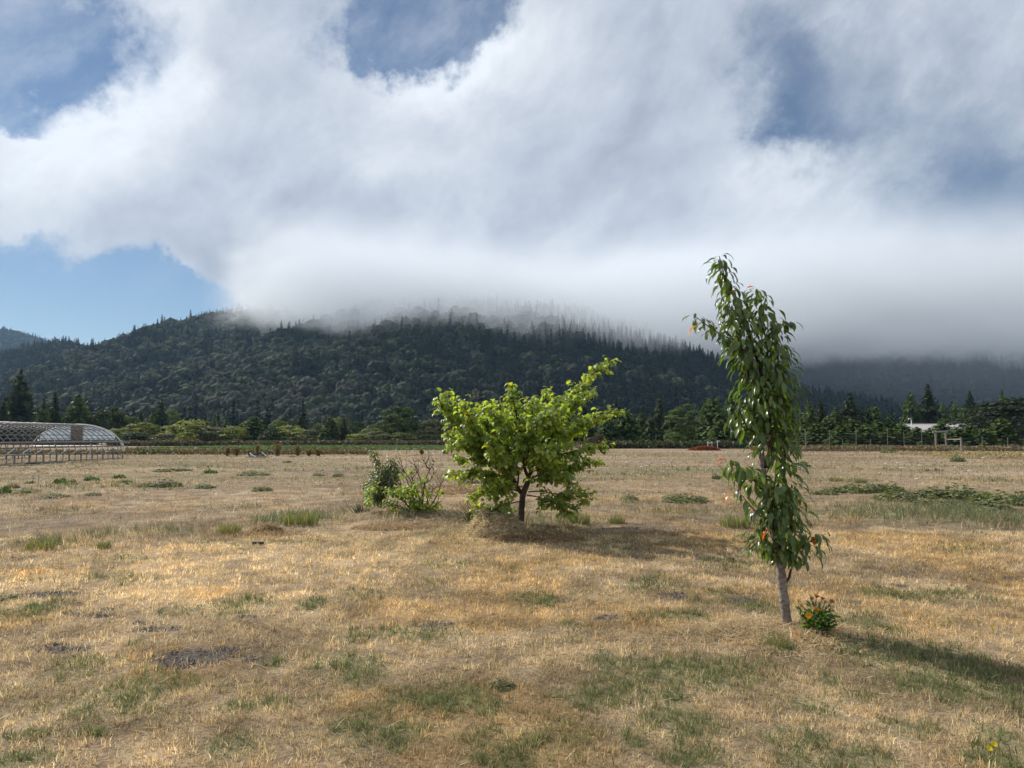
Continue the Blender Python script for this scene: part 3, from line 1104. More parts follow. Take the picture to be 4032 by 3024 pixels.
def forest_templates():
    out = []
    for i in range(4):
        me = conifer_mesh('forest_conifer', 500 + i, 1.0, .20, M_FOREST, levels=13, per=10, cols=[(0.017, 0.027, 0.019), (0.024, 0.036, 0.022), (0.013, 0.021, 0.016)], leaf=.20, sprays=5, ragged=.22, droop=.5, taper=.85)
        out.append(me)
    for i in range(5):
        cols = [[(0.032, 0.043, 0.024), (0.042, 0.052, 0.028)], [(0.050, 0.060, 0.033), (0.060, 0.068, 0.038)], [(0.022, 0.032, 0.019), (0.030, 0.039, 0.023)], [(0.056, 0.060, 0.038), (0.064, 0.065, 0.042)], [(0.046, 0.063, 0.025), (0.060, 0.077, 0.031)]][i]
        v, q, t = lumpy_crown(520 + i, cols)
        out.append(mesh_np('forest_broadleaf', v, q, [M_FOREST], t))
    obs = []
    for me in out:
        o = bpy.data.objects.new(me.name, me)
        obs.append(o)
    return obs


TEMPL = forest_templates()


def scatter_group():
    ng = bpy.data.node_groups.new('forest_scatter', 'GeometryNodeTree')
    ng.interface.new_socket('Geometry', in_out='INPUT', socket_type='NodeSocketGeometry')
    ng.interface.new_socket('Geometry', in_out='OUTPUT', socket_type='NodeSocketGeometry')
    N = ng.nodes
    L = ng.links
    gi = N.new('NodeGroupInput')
    go = N.new('NodeGroupOutput')
    jn = N.new('GeometryNodeJoinGeometry')
    for o in reversed(TEMPL):
        oi = N.new('GeometryNodeObjectInfo')
        oi.inputs['Object'].default_value = o
        oi.inputs['As Instance'].default_value = True
        L.new(oi.outputs['Geometry'], jn.inputs[0])
    ip = N.new('GeometryNodeInstanceOnPoints')

    def attr(nm, typ):
        a = N.new('GeometryNodeInputNamedAttribute')
        a.data_type = typ
        a.inputs['Name'].default_value = nm
        return a.outputs[0]
    L.new(gi.outputs[0], ip.inputs['Points'])
    L.new(jn.outputs[0], ip.inputs['Instance'])
    ip.inputs['Pick Instance'].default_value = True
    L.new(attr('variant', 'INT'), ip.inputs['Instance Index'])
    L.new(attr('turn', 'FLOAT_VECTOR'), ip.inputs['Rotation'])
    L.new(attr('size', 'FLOAT_VECTOR'), ip.inputs['Scale'])
    L.new(ip.outputs[0], go.inputs[0])
    return ng


NG = scatter_group()


def plant_forest(name, label, pts, var, size, seed):
    rng = np.random.default_rng(seed)
    n = len(pts)
    me = bpy.data.meshes.new(name)
    me.vertices.add(n)
    me.vertices.foreach_set('co', pts.astype(np.float32).ravel())
    a = me.attributes.new('variant', 'INT', 'POINT')
    a.data.foreach_set('value', var.astype(np.int32))
    rot = np.zeros((n, 3), np.float32)
    rot[:, 2] = rng.uniform(0, 6.28, n)
    a = me.attributes.new('turn', 'FLOAT_VECTOR', 'POINT')
    a.data.foreach_set('vector', rot.ravel())
    a = me.attributes.new('size', 'FLOAT_VECTOR', 'POINT')
    a.data.foreach_set('vector', size.astype(np.float32).ravel())
    o = link(name, me)
    md = o.modifiers.new('scatter', 'NODES')
    md.node_group = NG
    tag(o, label, 'forest', kind='stuff')


def forest(name, label, hfun, t0, t1, y0, y1, cell, seed, lowland=None, conifer=None, scale=1.0):
    rng = np.random.default_rng(seed)
    ys = np.arange(y0, y1, cell)
    X, Y = [], []
    for yy in ys:
        xs = np.arange(t0 * yy, t1 * yy, cell)
        X.append(xs + rng.uniform(-.48, .48, len(xs)) * cell)
        Y.append(yy + rng.uniform(-.48, .48, len(xs)) * cell)
    x, y = np.concatenate(X), np.concatenate(Y)
    t = x / y
    z = hfun(t, y)
    ok = z > (-3 if lowland else 2)
    px = 2016 + F * t
    py = 1725 - (z - CAM_H) / y * F
    # a bare reddish clearing on the right flank
    clear = (np.abs(px - 2905) < 135) & (np.abs(py - 1535 - (px - 2900) * .02) < 14) & (y > 600)
    ok &= ~clear
    x, y, z, t, px = x[ok], y[ok], z[ok], t[ok], px[ok]
    n = len(x)
    mixn = fbm(x * .008, y * .008, seed + 2, 4)
    pc = conifer(px, y, mixn) if conifer else np.full(n, .5)
    con = rng.uniform(0, 1, n) < pc
    tone = fbm(x * .012 + 50, y * .012, seed + 5, 3)
    bidx = np.clip((tone - .3) / .4 * 4 + rng.normal(0, .9, n), 0, 4).astype(int)
    var = np.where(con, rng.integers(0, 4, n), 4 + np.array([2, 0, 4, 1, 3])[bidx])
    hgt = np.where(con, rng.uniform(9, 21, n), 11.5 * np.exp(rng.normal(0, .20, n))) * scale
    tall = rng.uniform(0, 1, n) < .015
    hgt = np.where(con & tall, hgt * 1.35, hgt)
    wid = np.where(con, hgt * rng.uniform(.8, 1.15, n), hgt * rng.uniform(.85, 1.25, n))
    size = np.stack([wid, wid, hgt], 1)
    plant_forest(name, label, np.stack([x, y, z - .6], 1), var, size, seed)
    return n


def con_main(px, y, m):
    right = ss(px, 1750, 2500)
    topband = ss(y, 1120, 1290)
    left = 1 - ss(px, 300, 900)
    return np.clip(.22 + .75 * right + .45 * topband + .15 * left + (m - .5) * 1.5, .04, .97)


NF = forest('forest', 'dense mixed woodland covering the big hill', hill_main, -.80, .80, FOOT + 6, RIDGE + 90, 8.6, 31, conifer=con_main, scale=1.0)
NF += forest('forest', 'hazy conifer woodland on the farther hill at right', HILL_R, .20, .80, 1470, 2190, 12.5, 33, conifer=lambda px, y, m: np.clip(.8 + (m - .5), .3, .97), scale=1.1)
NF += forest('forest', 'distant woodland on the hill at the far left', HILL_L, -.80, -.55, 2000, 2960, 17, 35, conifer=lambda px, y, m: np.clip(.6 + (m - .5), .3, .97), scale=1.2)
NF += forest('forest', 'lowland woods between the field and the hill', lambda t, y: np.zeros_like(y), -.80, .80, 262, 492, 9.5, 37, lowland=True,
             conifer=lambda px, y, m: np.clip(.22 + .5 * ss(px, 1800, 2600) + (m - .5) * 1.4, .05, .95), scale=.74)
print('forest trees', NF)
# ------------------------------------------------------------------ low cloud resting on the hill, thin haze in the valley air
def make_low_cloud():
    x0, x1, y0, y1 = -760.0, 2900.0, 640.0, 2900.0
    nx, ny, nz_ = 24, 14, 1
    mb = MB()
    # a lumpy hull, so that the cloud keeps its own outline from any side
    rng = np.random.default_rng(5)
    xs = np.linspace(x0, x1, nx)
    ys = np.linspace(y0, y1, ny)
    X, Y = np.meshgrid(xs, ys)
    edge = np.minimum(np.minimum((X - x0) / 500, (x1 - X) / 500), np.minimum((Y - y0) / 260, (y1 - Y) / 400))
    top = 250 + 110 * ss(edge, 0, 1) + (vnoise(X * .004, Y * .004, 3) - .5) * 40
    bot = 62 - 15 * vnoise(X * .006, Y * .006, 4) - 42 * ss(X, 150, 330) * ss(Y, 800, 950)
    n = X.size
    v = np.concatenate([np.stack([X.ravel(), Y.ravel(), bot.ravel()], 1), np.stack([X.ravel(), Y.ravel(), top.ravel()], 1)])
    idx = np.arange(n).reshape(X.shape)
    qb = np.stack([idx[:-1, :-1], idx[1:, :-1], idx[1:, 1:], idx[:-1, 1:]], -1).reshape(-1, 4)
    qt = np.stack([idx[:-1, :-1], idx[:-1, 1:], idx[1:, 1:], idx[1:, :-1]], -1).reshape(-1, 4) + n
    sides = []
    for ring in (idx[0, :], idx[:, -1], idx[-1, ::-1], idx[::-1, 0]):
        for a, b in zip(ring[:-1], ring[1:]):
            sides.append([a, b, b + n, a + n])
    m, b, out = new_mat('cloud_vapour')
    geo = b.n('ShaderNodeNewGeometry')
    pos = geo.outputs['Position']
    sp = b.n('ShaderNodeSeparateXYZ')
    b.link(pos, sp.inputs[0])
    nz1 = b.noise(b.vm('MULTIPLY', pos, (.0042, .0042, .007)), 1.0, 4, .55)
    nz2 = b.noise(b.vm('MULTIPLY', pos, (.017, .017, .02)), 1.0, 4, .6)
    h = b.m('MULTIPLY_ADD', b.m('SUBTRACT', nz1, .5), 90.0, sp.outputs[2])
    h = b.m('MULTIPLY_ADD', b.m('SUBTRACT', nz2, .5), 55.0, h)
    # the base tilts: a little higher towards the left
    h = b.m('MULTIPLY_ADD', b.m('MINIMUM', sp.outputs[0], 0.0), LC_TILT, h)
    h = b.m('MULTIPLY_ADD', b.m('MINIMUM', b.m('MAXIMUM', b.m('SUBTRACT', sp.outputs[0], 130.0), 0.0), 560.0), -0.13, h)
    low = b.sstep(h, LC_BASE, LC_BASE + 42)
    hi = b.sstep(b.m('MULTIPLY_ADD', sp.outputs[1], -0.17, h), -70, 120, 1.0, 0.0)
    lft = b.sstep(b.m('MULTIPLY_ADD', b.m('SUBTRACT', nz2, .5), 220.0, b.m('MULTIPLY_ADD', b.m('SUBTRACT', nz1, .5), 220.0, b.m('MULTIPLY_ADD', sp.outputs[1], 0.30, sp.outputs[0]))), -110, 50)
    frt = b.sstep(b.m('MULTIPLY_ADD', b.m('SUBTRACT', nz1, .5), 200.0, sp.outputs[1]), 740, 890)
    rag = b.sstep(nz2, .30, .62, .15, 1.15)
    dn = b.m('MULTIPLY', b.m('MULTIPLY', low, hi), b.m('MULTIPLY', b.m('MULTIPLY', lft, frt), rag))
    dn = b.m('MULTIPLY', dn, b.sstep(sp.outputs[0], 180, 650, 1.0, 0.33))
    dn = b.m('MULTIPLY', dn, LC_DENS)
    # thin mist below the cloud, over the farther hill at right
    mist = b.m('MULTIPLY', b.sstep(sp.outputs[0], 330, 620), b.sstep(sp.outputs[1], 1360, 1480))
    mist = b.m('MULTIPLY', mist, b.sstep(sp.outputs[2], 10, 150, .3, 1.0))
    dn = b.m('MULTIPLY_ADD', mist, LC_MIST, dn)
    vol = b.n('ShaderNodeVolumePrincipled')
    vol.inputs['Color'].default_value = (0.87, 0.91, 0.955, 1)
    vol.inputs['Anisotropy'].default_value = 0.12
    b.link(dn, vol.inputs['Density'])
    b.link(vol.outputs[0], out.inputs['Volume'])
    me = mesh_np('low_cloud', v, [qb, qt, np.array(sides)], [m])
    m.cycles.volume_step_rate = 1.2
    tag(link('low_cloud', me), 'low grey cloud resting on the hilltop', 'cloud', kind='stuff')


LC_MIST = 0.0007
LC_BASE, LC_TOP, LC_DENS, LC_TILT = 88.0, 320.0, 0.027, 0.14
make_low_cloud()


def make_haze():
    m, b, out = new_mat('valley_haze')
    vol = b.n('ShaderNodeVolumePrincipled')
    vol.inputs['Color'].default_value = (0.45, 0.70, 1.0, 1)
    vol.inputs['Density'].default_value = HAZE
    vol.inputs['Anisotropy'].default_value = 0.2
    b.link(vol.outputs[0], out.inputs['Volume'])
    mb = MB()
    mb.box((0, 1900, 229), (13200, 5000, 464))
    me = mb.mesh('haze', [m])
    tag(link('haze', me), 'thin bluish haze in the valley air', 'haze', kind='stuff')


HAZE = 0.000065
if HAZE > 0:
    make_haze()
S.cycles.volume_bounces = 3
S.cycles.volume_max_steps = 256
S.cycles.max_bounces = 6
S.cycles.diffuse_bounces = 2
S.cycles.glossy_bounces = 2
S.cycles.transmission_bounces = 4
S.cycles.transparent_max_bounces = 8
S.cycles.use_adaptive_sampling = True
S.cycles.adaptive_threshold = 0.015
S.cycles.use_denoising = True
# ------------------------------------------------------------------ leaves
def leaf_mesh(name, L, W, a0, a1, fold, stalk, mat, col, seed, heart=False, wavy=.0, stalk_col=(.16, .10, .05), nseg=6):
    """one leaf: a thin stalk from the origin along +X, then a folded blade bending from angle a0 to a1 (radians, below the horizon is negative)"""
    rng = np.random.default_rng(seed)
    pts = []
    x = z = 0.0
    # stalk
    ns = 3
    st = []
    for i in range(ns + 1):
        st.append((x, z))
        if i < ns:
            a = 0.35 + (a0 - 0.35) * i / ns
            x += math.cos(a) * stalk / ns
            z += math.sin(a) * stalk / ns
    sv, sf = [], []
    w = .0022
    for i, (px, pz) in enumerate(st):
        sv += [(px, -w, pz), (px, w, pz)]
    for i in range(ns):
        sf.append([2 * i, 2 * i + 1, 2 * i + 3, 2 * i + 2])
    v, f = list(sv), list(sf)
    c = [stalk_col] * len(sv)
    o = len(v)
    for i in range(nseg + 1):
        s = i / nseg
        if heart:
            wd = W * .5 * (math.sin(math.pi * min(1, (s * .94 + .06)) ** .62)) ** .85
        else:
            wd = W * .5 * math.sin(math.pi * (s * .97 + .015) ** .85) ** .9
        if i == nseg:
            wd = .0006
        a = a0 + (a1 - a0) * s
        nx, nz = -math.sin(a), math.cos(a)
        up = fold * wd
        wob = wavy * L * math.sin(s * 9 + seed) * .5
        v += [(x + nx * (up + wob), -wd, z + nz * (up + wob)), (x, 0, z), (x + nx * (up - wob), wd, z + nz * (up - wob))]
        k = rng.uniform(.92, 1.08)
        c += [tuple(q * k * .95 for q in col), tuple(q * k * 1.15 for q in col), tuple(q * k for q in col)]
        x += math.cos(a) * L / nseg
        z += math.sin(a) * L / nseg
    for i in range(nseg):
        b = o + 3 * i
        f += [[b, b + 1, b + 4, b + 3], [b + 1, b + 2, b + 5, b + 4]]
    return mesh_np(name, v, np.array(f), [mat], np.array(c), smooth=True)


def mesh_arrays(me):
    n = len(me.vertices)
    v = np.empty(n * 3, np.float32)
    me.vertices.foreach_get('co', v)
    c = np.empty(n * 4, np.float32)
    me.attributes['tint'].data.foreach_get('color', c)
    lp = np.empty(len(me.loops), np.int32)
    me.loops.foreach_get('vertex_index', lp)
    return v.reshape(-1, 3), lp.reshape(-1, 4), c.reshape(-1, 4)[:, :3]


def rot_zyx(roll, pitch, yaw):
    return Matrix.Rotation(yaw, 3, 'Z') @ Matrix.Rotation(pitch, 3, 'Y') @ Matrix.Rotation(roll, 3, 'X')


def put_leaves(root, places, meshes, mat, maxparts, name='leaf', foliage='foliage', special=()):
    """places: (local position, roll, pitch, yaw, scale, mesh index). The ones nearest the camera become single leaves, the rest one part."""
    order = sorted(range(len(places)), key=lambda i: places[i][6] if len(places[i]) > 6 else 0)
    single = order[:maxparts]
    rest = order[maxparts:]
    for i in single:
        pos, ro, pi, ya, sc, mi = places[i][:6]
        o = link(name, meshes[mi], root, pos, rot_zyx(ro, pi, ya).to_euler(), sc)
        if mi in special:
            o['label'] = special[mi]
    if rest:
        cache = {}
        V, Q, Cc = [], [], []
        off = 0
        for i in rest:
            pos, ro, pi, ya, sc, mi = places[i][:6]
            if mi not in cache:
                cache[mi] = mesh_arrays(meshes[mi])
            v, q, c = cache[mi]
            Rm = np.array(rot_zyx(ro, pi, ya))
            V.append(v @ Rm.T * sc + np.array(pos))
            Q.append(q + off)
            k = random.uniform(.8, 1.2)
            Cc.append(c * k)
            off += len(v)
        me = mesh_np(foliage, np.concatenate(V), np.concatenate(Q), [mat], np.concatenate(Cc), smooth=True)
        o = link(foliage, me, root)
        o['kind'] = 'stuff'


random.seed(4)

# ------------------------------------------------------------------ the young cherry tree in front
def make_cherry():
    rng = random.Random(12)
    bx, by = CHERRY
    bz = gz(bx, by) - .02
    root = thing('cherry_tree', 'slim young cherry tree with drooping leaves, the nearest tree', 'tree', (bx, by, bz))

    def pt(px, py, dy=0.0):
        p = P(px, py, by + dy)
        return (p.x - bx, p.y - by, p.z - bz)

    def br(name, pts, r0, r1, mat, n=8, per=5):
        s = spline(pts, per)
        k = len(s)
        rad = r0 + (r1 - r0) * np.linspace(0, 1, k) ** .8
        mb = MB()
        mb.tube(s, rad, n)
        link(name, mb.mesh(name, [mat], smooth=True), root)
        return s
    # trunk with a flared foot and small swellings
    tp = spline([pt(3106, 2504), pt(3102, 2470), pt(3092, 2400), pt(3080, 2300), pt(3068, 2200), pt(3046, 2080), pt(3020, 1960), pt(3006, 1870, .01), pt(2998, 1790, .02), pt(2990, 1700, .03)], 6)
    k = len(tp)
    s = np.linspace(0, 1, k)
    rad = .043 * (1 - s) + .022 * s + .016 * np.exp(-s / .03) + .004 * np.exp(-((s - .36) / .03) ** 2) + .003 * np.exp(-((s - .27) / .02) ** 2)
    mb = MB()
    mb.tube(tp, rad, 14, wob=.035, rng=np.random.default_rng(3))
    link('trunk', mb.mesh('trunk', [M_BARK_CHERRY], smooth=True), root)
    # pruned stubs low on the trunk
    br('branch', [pt(3094, 2294), pt(3108, 2272), pt(3114, 2240)], .013, .009, M_TWIG)
    W = []   # (polyline, start fraction, leaf density, size)
    a = br('branch', [pt(3015, 1842), pt(3034, 1770, -.02), pt(3036, 1700, -.03), pt(3030, 1610, -.03), pt(3012, 1520, -.02), pt(2985, 1430, 0), pt(2958, 1350, .02), pt(2944, 1280, .02), pt(2915, 1220, .02), pt(2880, 1150, .01), pt(2858, 1100, .0), pt(2844, 1060, 0), pt(2832, 1008, 0)], .024, .0035, M_TWIG)
    W.append((a, .04, 1.0, 1.0))
    a = br('branch', [pt(2990, 1705, .03), pt(2972, 1640, .05), pt(2955, 1560, .06), pt(2946, 1480, .05), pt(2930, 1400, .03), pt(2905, 1320, .02), pt(2885, 1250, .02), pt(2868, 1190, .02)], .018, .004, M_TWIG)
    W.append((a, .05, 1.0, 1.0))
    a = br('branch', [pt(3050, 2095), pt(3078, 2030, .03), pt(3085, 1940, .05), pt(3088, 1830, .05), pt(3088, 1720, .05), pt(3087, 1610, .04), pt(3078, 1500, .04), pt(3062, 1405, .02), pt(3058, 1330, .02), pt(3062, 1285, .01), pt(3085, 1275, .0), pt(3112, 1272, -.02)], .019, .0035, M_TWIG)
    W.append((a, .02, 1.15, 1.0))
    a = br('branch', [pt(3062, 1410, .02), pt(3040, 1390, .03), pt(3020, 1370, .03), pt(3008, 1290, .05), pt(3000, 1210, .06), pt(2988, 1170, .06), pt(2976, 1138, .06)], .008, .003, M_TWIG)
    W.append((a, .2, 1.0, .95))
    a = br('branch', [pt(2952, 1358, .02), pt(2880, 1336, -.03), pt(2810, 1300, -.06), pt(2765, 1266, -.08), pt(2738, 1247, -.09)], .008, .003, M_TWIG)
    W.append((a, .12, .8, .85))
    a = br('branch', [pt(2998, 1925), pt(2960, 1880, -.06), pt(2920, 1850, -.1), pt(2876, 1820, -.12)], .009, .003, M_TWIG)
    W.append((a, .08, 1.0, 1.05))
    a = br('branch', [pt(3036, 2045), pt(2990, 2030, -.04), pt(2950, 1985, -.08), pt(2912, 1940, -.1)], .007, .003, M_TWIG)
    W.append((a, .45, .35, 1.0))
    a = br('branch', [pt(3046, 2085, -.02), pt(3040, 2020, -.07), pt(3044, 1950, -.1), pt(3050, 1890, -.11)], .010, .004, M_TWIG)
    W.append((a, .1, 1.0, 1.0))
    a = br('branch', [pt(3060, 2180, -.02), pt(3018, 2150, -.06), pt(2998, 2110, -.08), pt(2984, 2085, -.09)], .008, .004, M_TWIG)
    W.append((a, .15, 1.3, 1.0))
    a = br('branch', [pt(3072, 2195), pt(3120, 2190, -.03), pt(3145, 2165, -.05), pt(3185, 2135, -.07), pt(3227, 2102, -.09)], .008, .003, M_TWIG)
    W.append((a, .02, .8, 1.0))
    a = br('branch', [pt(3066, 2170, -.03), pt(3084, 2110, -.1), pt(3092, 2040, -.12), pt(3098, 1970, -.12), pt(3092, 1900, -.12)], .009, .004, M_TWIG)
    W.append((a, .0, 1.0, 1.0))
    a = br('branch', [pt(3068, 2190, .03), pt(3100, 2140, .1), pt(3110, 2060, .12), pt(3112, 1980, .12)], .009, .004, M_TWIG)
    W.append((a, .0, .9, 1.0))
    a = br('branch', [pt(3030, 1620, -.03), pt(3060, 1560, -.1), pt(3060, 1480, -.12), pt(3050, 1420, -.12)], .009, .004, M_TWIG)
    W.append((a, .1, .9, 1.0))
    a = br('branch', [pt(3036, 1700, -.02), pt(3000, 1640, -.1), pt(2985, 1560, -.13), pt(2975, 1480, -.13)], .009, .004, M_TWIG)
    W.append((a, .1, 1.0, 1.0))
    a = br('branch', [pt(2992, 1710, .02), pt(2950, 1690, -.04), pt(2925, 1650, -.07), pt(2905, 1600, -.08)], .008, .004, M_TWIG)
    W.append((a, .25, 1.0, 1.05))
    a = br('branch', [pt(2985, 1430), pt(2935, 1410, -.08), pt(2915, 1370, -.1), pt(2900, 1330, -.1)], .007, .003, M_TWIG)
    W.append((a, .2, .9, 1.0))
    cols = [(.085, .13, .032), (.105, .155, .038), (.07, .11, .027), (.135, .18, .05), (.092, .14, .042)]
    meshes = []
    for i in range(10):
        a0 = R([-20, -42, -30, -58, -12, -35, -50, -25, -46, -38][i])
        a1 = R([-92, -98, -86, -104, -84, -95, -92, -100, -88, -93][i])
        meshes.append(leaf_mesh('leaf', .112 + .008 * (i % 3), .033 + .004 * (i % 4), a0, a1, [.35, .55, .2, .45, .3, .6, .25, .4, .5, .3][i], .026, M_LEAF_GLOSS, cols[i % 5], 40 + i, wavy=.03))
    red = len(meshes)
    meshes.append(leaf_mesh('leaf', .10, .042, R(-45), R(-96), .7, .022, M_LEAF_GLOSS, (.42, .085, .03), 60, wavy=.05))
    meshes.append(leaf_mesh('leaf', .10, .042, R(-30), R(-90), .6, .022, M_LEAF_GLOSS, (.42, .16, .035), 61, wavy=.05))
    meshes.append(leaf_mesh('leaf', .08, .036, R(5), R(-40), .5, .022, M_LEAF_GLOSS, (.40, .07, .035), 62, wavy=.05))
    special = {red: 'red withered leaf', red + 1: 'orange withered leaf', red + 2: 'small red leaf'}
    places = []
    for (pl, s0, dens, size) in W:
        seg = np.linalg.norm(np.diff(pl, axis=0), axis=1)
        cum = np.concatenate([[0], np.cumsum(seg)])
        tot = cum[-1]
        d = s0 * tot
        yaw = rng.uniform(0, 6.28)
        while d < tot:
            i = min(np.searchsorted(cum, d) - 1, len(seg) - 1)
            i = max(i, 0)
            f = (d - cum[i]) / max(seg[i], 1e-6)
            p = pl[i] * (1 - f) + pl[i + 1] * f
            end = d / tot
            for q in range(1 if rng.random() < .25 else 2):
                yaw += 2.4 + rng.uniform(-.5, .5)
                sc = size * rng.uniform(.55, 1.2) * (1.0 if end < .93 else .8)
                off = rng.uniform(0, .13) * (1 if dens > .5 else .3) * (1 if end < .85 else .5)
                pos = (p[0] + math.cos(yaw) * off, p[1] + math.sin(yaw) * off, p[2] + rng.uniform(-.01, .02))
                places.append((pos, rng.gauss(0, .25), rng.gauss(0, .18), yaw, sc, rng.randrange(10), pos[1] + rng.uniform(-.02, .02)))
            d += .0092 / dens * rng.uniform(.6, 1.4)
    # the few withered leaves the photograph shows
    for (px, py, dy, mi, sc, yaw) in ((3040, 2085, -.19, red, 1.15, 2.9), (2752, 1285, -.12, red + 1, 1.1, 3.1), (2848, 1092, -.06, red + 1, .75, 2.6), (2905, 1150, -.06, red + 2, .8, 3.4), (2975, 1132, .03, red + 2, .8, 3.0),
                                      (2895, 1945, -.16, red + 1, 1.1, 3.3), (2870, 1815, -.13, red + 2, 1.1, 3.1), (3128, 1965, -.1, red + 1, .9, .5), (3218, 2112, -.09, red, .8, 3.6), (3110, 1975, -.14, red + 1, .55, 1.0)):
        p = pt(px, py, dy)
        places.append((p, 0.2, 0, yaw, sc, mi, -9))
    put_leaves(root, places, meshes, M_LEAF_GLOSS, 300, special=special)
    # a fallen red leaf
    p = on_ground(3141, 2508)
    o = link('fallen_leaf', meshes[red], None, (p.x, p.y, p.z + .055), (R(80), R(10), R(200)), .75)
    tag(o, 'small red leaf fallen on the straw beside the trunk', 'leaf')
    return root


make_cherry()


# ------------------------------------------------------------------ the broad green tree in the middle
def make_mulberry():
    rng = random.Random(21)
    bx, by = MULB
    bz = gz(bx, by) - .03
    root = thing('mulberry_tree', 'low spreading green tree with heart shaped leaves and a raised branch', 'tree', (bx, by, bz))

    def pt(zx, zy, dy=0.0):
        p = P(1680 + zx / 2.0738, 1380 + zy / 2.0738, by + dy)
        return np.array((p.x - bx, p.y - by, p.z - bz))
    sc = []

    def br(pts, r0, r1, leaf0=.3, name='branch', n=8, dens=1.0, up=.35):
        s = spline([pt(*q) for q in pts], 5)
        mb = MB()
        mb.tube(s, r0 + (r1 - r0) * np.linspace(0, 1, len(s)) ** .8, n, wob=.05, rng=np.random.default_rng(len(sc)))
        link(name, mb.mesh(name, [M_BARK if name == 'trunk' else M_TWIG], smooth=True), root)
        if leaf0 is not None:
            sc.append((s, leaf0, dens, up))
    br([(762, 1490), (764, 1450), (770, 1340), (778, 1240), (790, 1165), (812, 1110), (835, 1045)], .070, .045, None, 'trunk', 12)
    br([(785, 1180), (735, 1110), (690, 1020), (645, 930, .05), (560, 885, .1), (470, 825, .1), (390, 755, .1), (320, 660, .1), (260, 560, .1), (205, 460, .1), (165, 375, .1)], .040, .007, .28)
    br([(320, 660, .1), (240, 570, -.1), (170, 480, -.2), (105, 415, -.25)], .012, .006, .1)
    br([(735, 1110), (745, 1030, .2), (735, 940, .4), (690, 850, .5), (640, 700, .6), (610, 560, .6), (590, 430, .6)], .030, .007, .35)
    br([(835, 1045), (800, 960, -.2), (792, 870, -.35), (780, 740, -.5), (740, 560, -.6), (710, 420, -.6), (690, 300, -.6)], .034, .007, .3)
    br([(800, 960, -.2), (830, 820, -.6), (850, 680, -.9), (860, 540, -1.0), (860, 420, -1.0)], .02, .007, .3)
    br([(835, 1045), (855, 960, .2), (900, 850, .4), (960, 700, .5), (985, 540, .5), (985, 420, .5), (1000, 335, .5)], .030, .007, .3)
    br([(845, 1010), (900, 900, -.1), (1000, 730, -.2), (1100, 540, -.2), (1190, 415, -.2), (1260, 300, -.2), (1330, 215, -.2), (1410, 150, -.2), (1490, 95, -.2)], .032, .006, .38, up=.1)
    br([(1190, 415, -.2), (1240, 400, -.4), (1290, 380, -.5), (1330, 360, -.5)], .010, .005, .1)
    br([(870, 950), (960, 830, .2), (1080, 720, .3), (1200, 650, .3), (1300, 600, .3), (1400, 545, .3), (1490, 505, .3), (1560, 505, .3)], .028, .006, .35, up=.15)
    br([(850, 990), (950, 900, -.3), (1060, 855, -.5), (1200, 825, -.6), (1330, 795, -.6), (1450, 795, -.6)], .024, .006, .35, up=.1)
    br([(840, 1050), (960, 1000, .3), (1080, 975, .4), (1200, 955, .4), (1310, 920, .4), (1395, 915, .4)], .020, .005, .35, up=.1)
    br([(840, 1070), (950, 1050, -.5), (1050, 1030, -.8), (1140, 1060, -.9), (1190, 1110, -.9)], .016, .005, .35, up=.1)
    br([(830, 1155), (930, 1150, -.2), (1020, 1165, -.3), (1110, 1180, -.3), (1200, 1165, -.3), (1270, 1160, -.3)], .012, .004, .5, up=.0)
    br([(820, 1180), (900, 1195, -.3), (980, 1215, -.5), (1050, 1250, -.6), (1110, 1300, -.6), (1150, 1340, -.6)], .012, .004, .5, up=-.1)
    br([(900, 1195, -.3), (1000, 1190, -.2), (1090, 1255, -.2), (1180, 1290, -.2), (1240, 1260, -.2), (1315, 1195, -.2)], .008, .004, .55, dens=.55, up=.0)
    br([(745, 1120), (660, 1030, -.3), (560, 1025, -.5), (440, 1010, -.6), (330, 1000, -.6), (200, 1020, -.6)], .018, .005, .4, up=.05)
    br([(760, 1150), (660, 1130, -.3), (560, 1140, -.5), (470, 1160, -.5), (390, 1195, -.5)], .015, .005, .35, up=.0)
    br([(650, 935, .05), (560, 905, -.3), (460, 890, -.4), (360, 890, -.4), (285, 885, -.4)], .016, .005, .3, up=.1)
    br([(770, 1230), (700, 1245, -.3), (610, 1270, -.5), (510, 1295, -.5), (420, 1315, -.5)], .012, .004, .4, dens=.7, up=-.05)
    br([(560, 885, .1), (470, 760, -.5), (400, 640, -.7), (340, 530, -.8), (300, 440, -.8)], .018, .006, .2)
    br([(470, 825, .1), (340, 780, .5), (240, 740, .6), (170, 700, .6)], .016, .005, .2)
    br([(470, 825, .1), (360, 790, -.5), (260, 780, -.7), (200, 790, -.7)], .014, .005, .2)
    br([(690, 850, .5), (560, 700, .2), (490, 560, .1), (450, 450, .1)], .016, .006, .2)
    br([(780, 740, -.5), (640, 640, -1.0), (560, 540, -1.2), (520, 470, -1.2)], .016, .006, .2)
    br([(960, 700, .5), (1060, 600, -.6), (1100, 480, -.8), (1080, 390, -.8)], .016, .006, .2)
    br([(850, 680, -.9), (950, 620, -1.2), (1020, 560, -1.3), (1060, 500, -1.3)], .014, .006, .2)
    br([(835, 1045), (860, 900, .8), (880, 740, 1.1), (860, 560, 1.2), (830, 420, 1.2)], .024, .007, .3)
    br([(745, 1030, .2), (600, 900, .9), (480, 760, 1.2), (420, 640, 1.2)], .02, .006, .3)
    br([(900, 850, .4), (1040, 780, 1.0), (1140, 700, 1.2), (1200, 600, 1.2)], .018, .006, .3)
    br([(850, 990), (1000, 960, 1.0), (1120, 930, 1.2)], .014, .006, .3)
    br([(745, 1120), (600, 1080, .8), (480, 1060, 1.0)], .014, .006, .3)
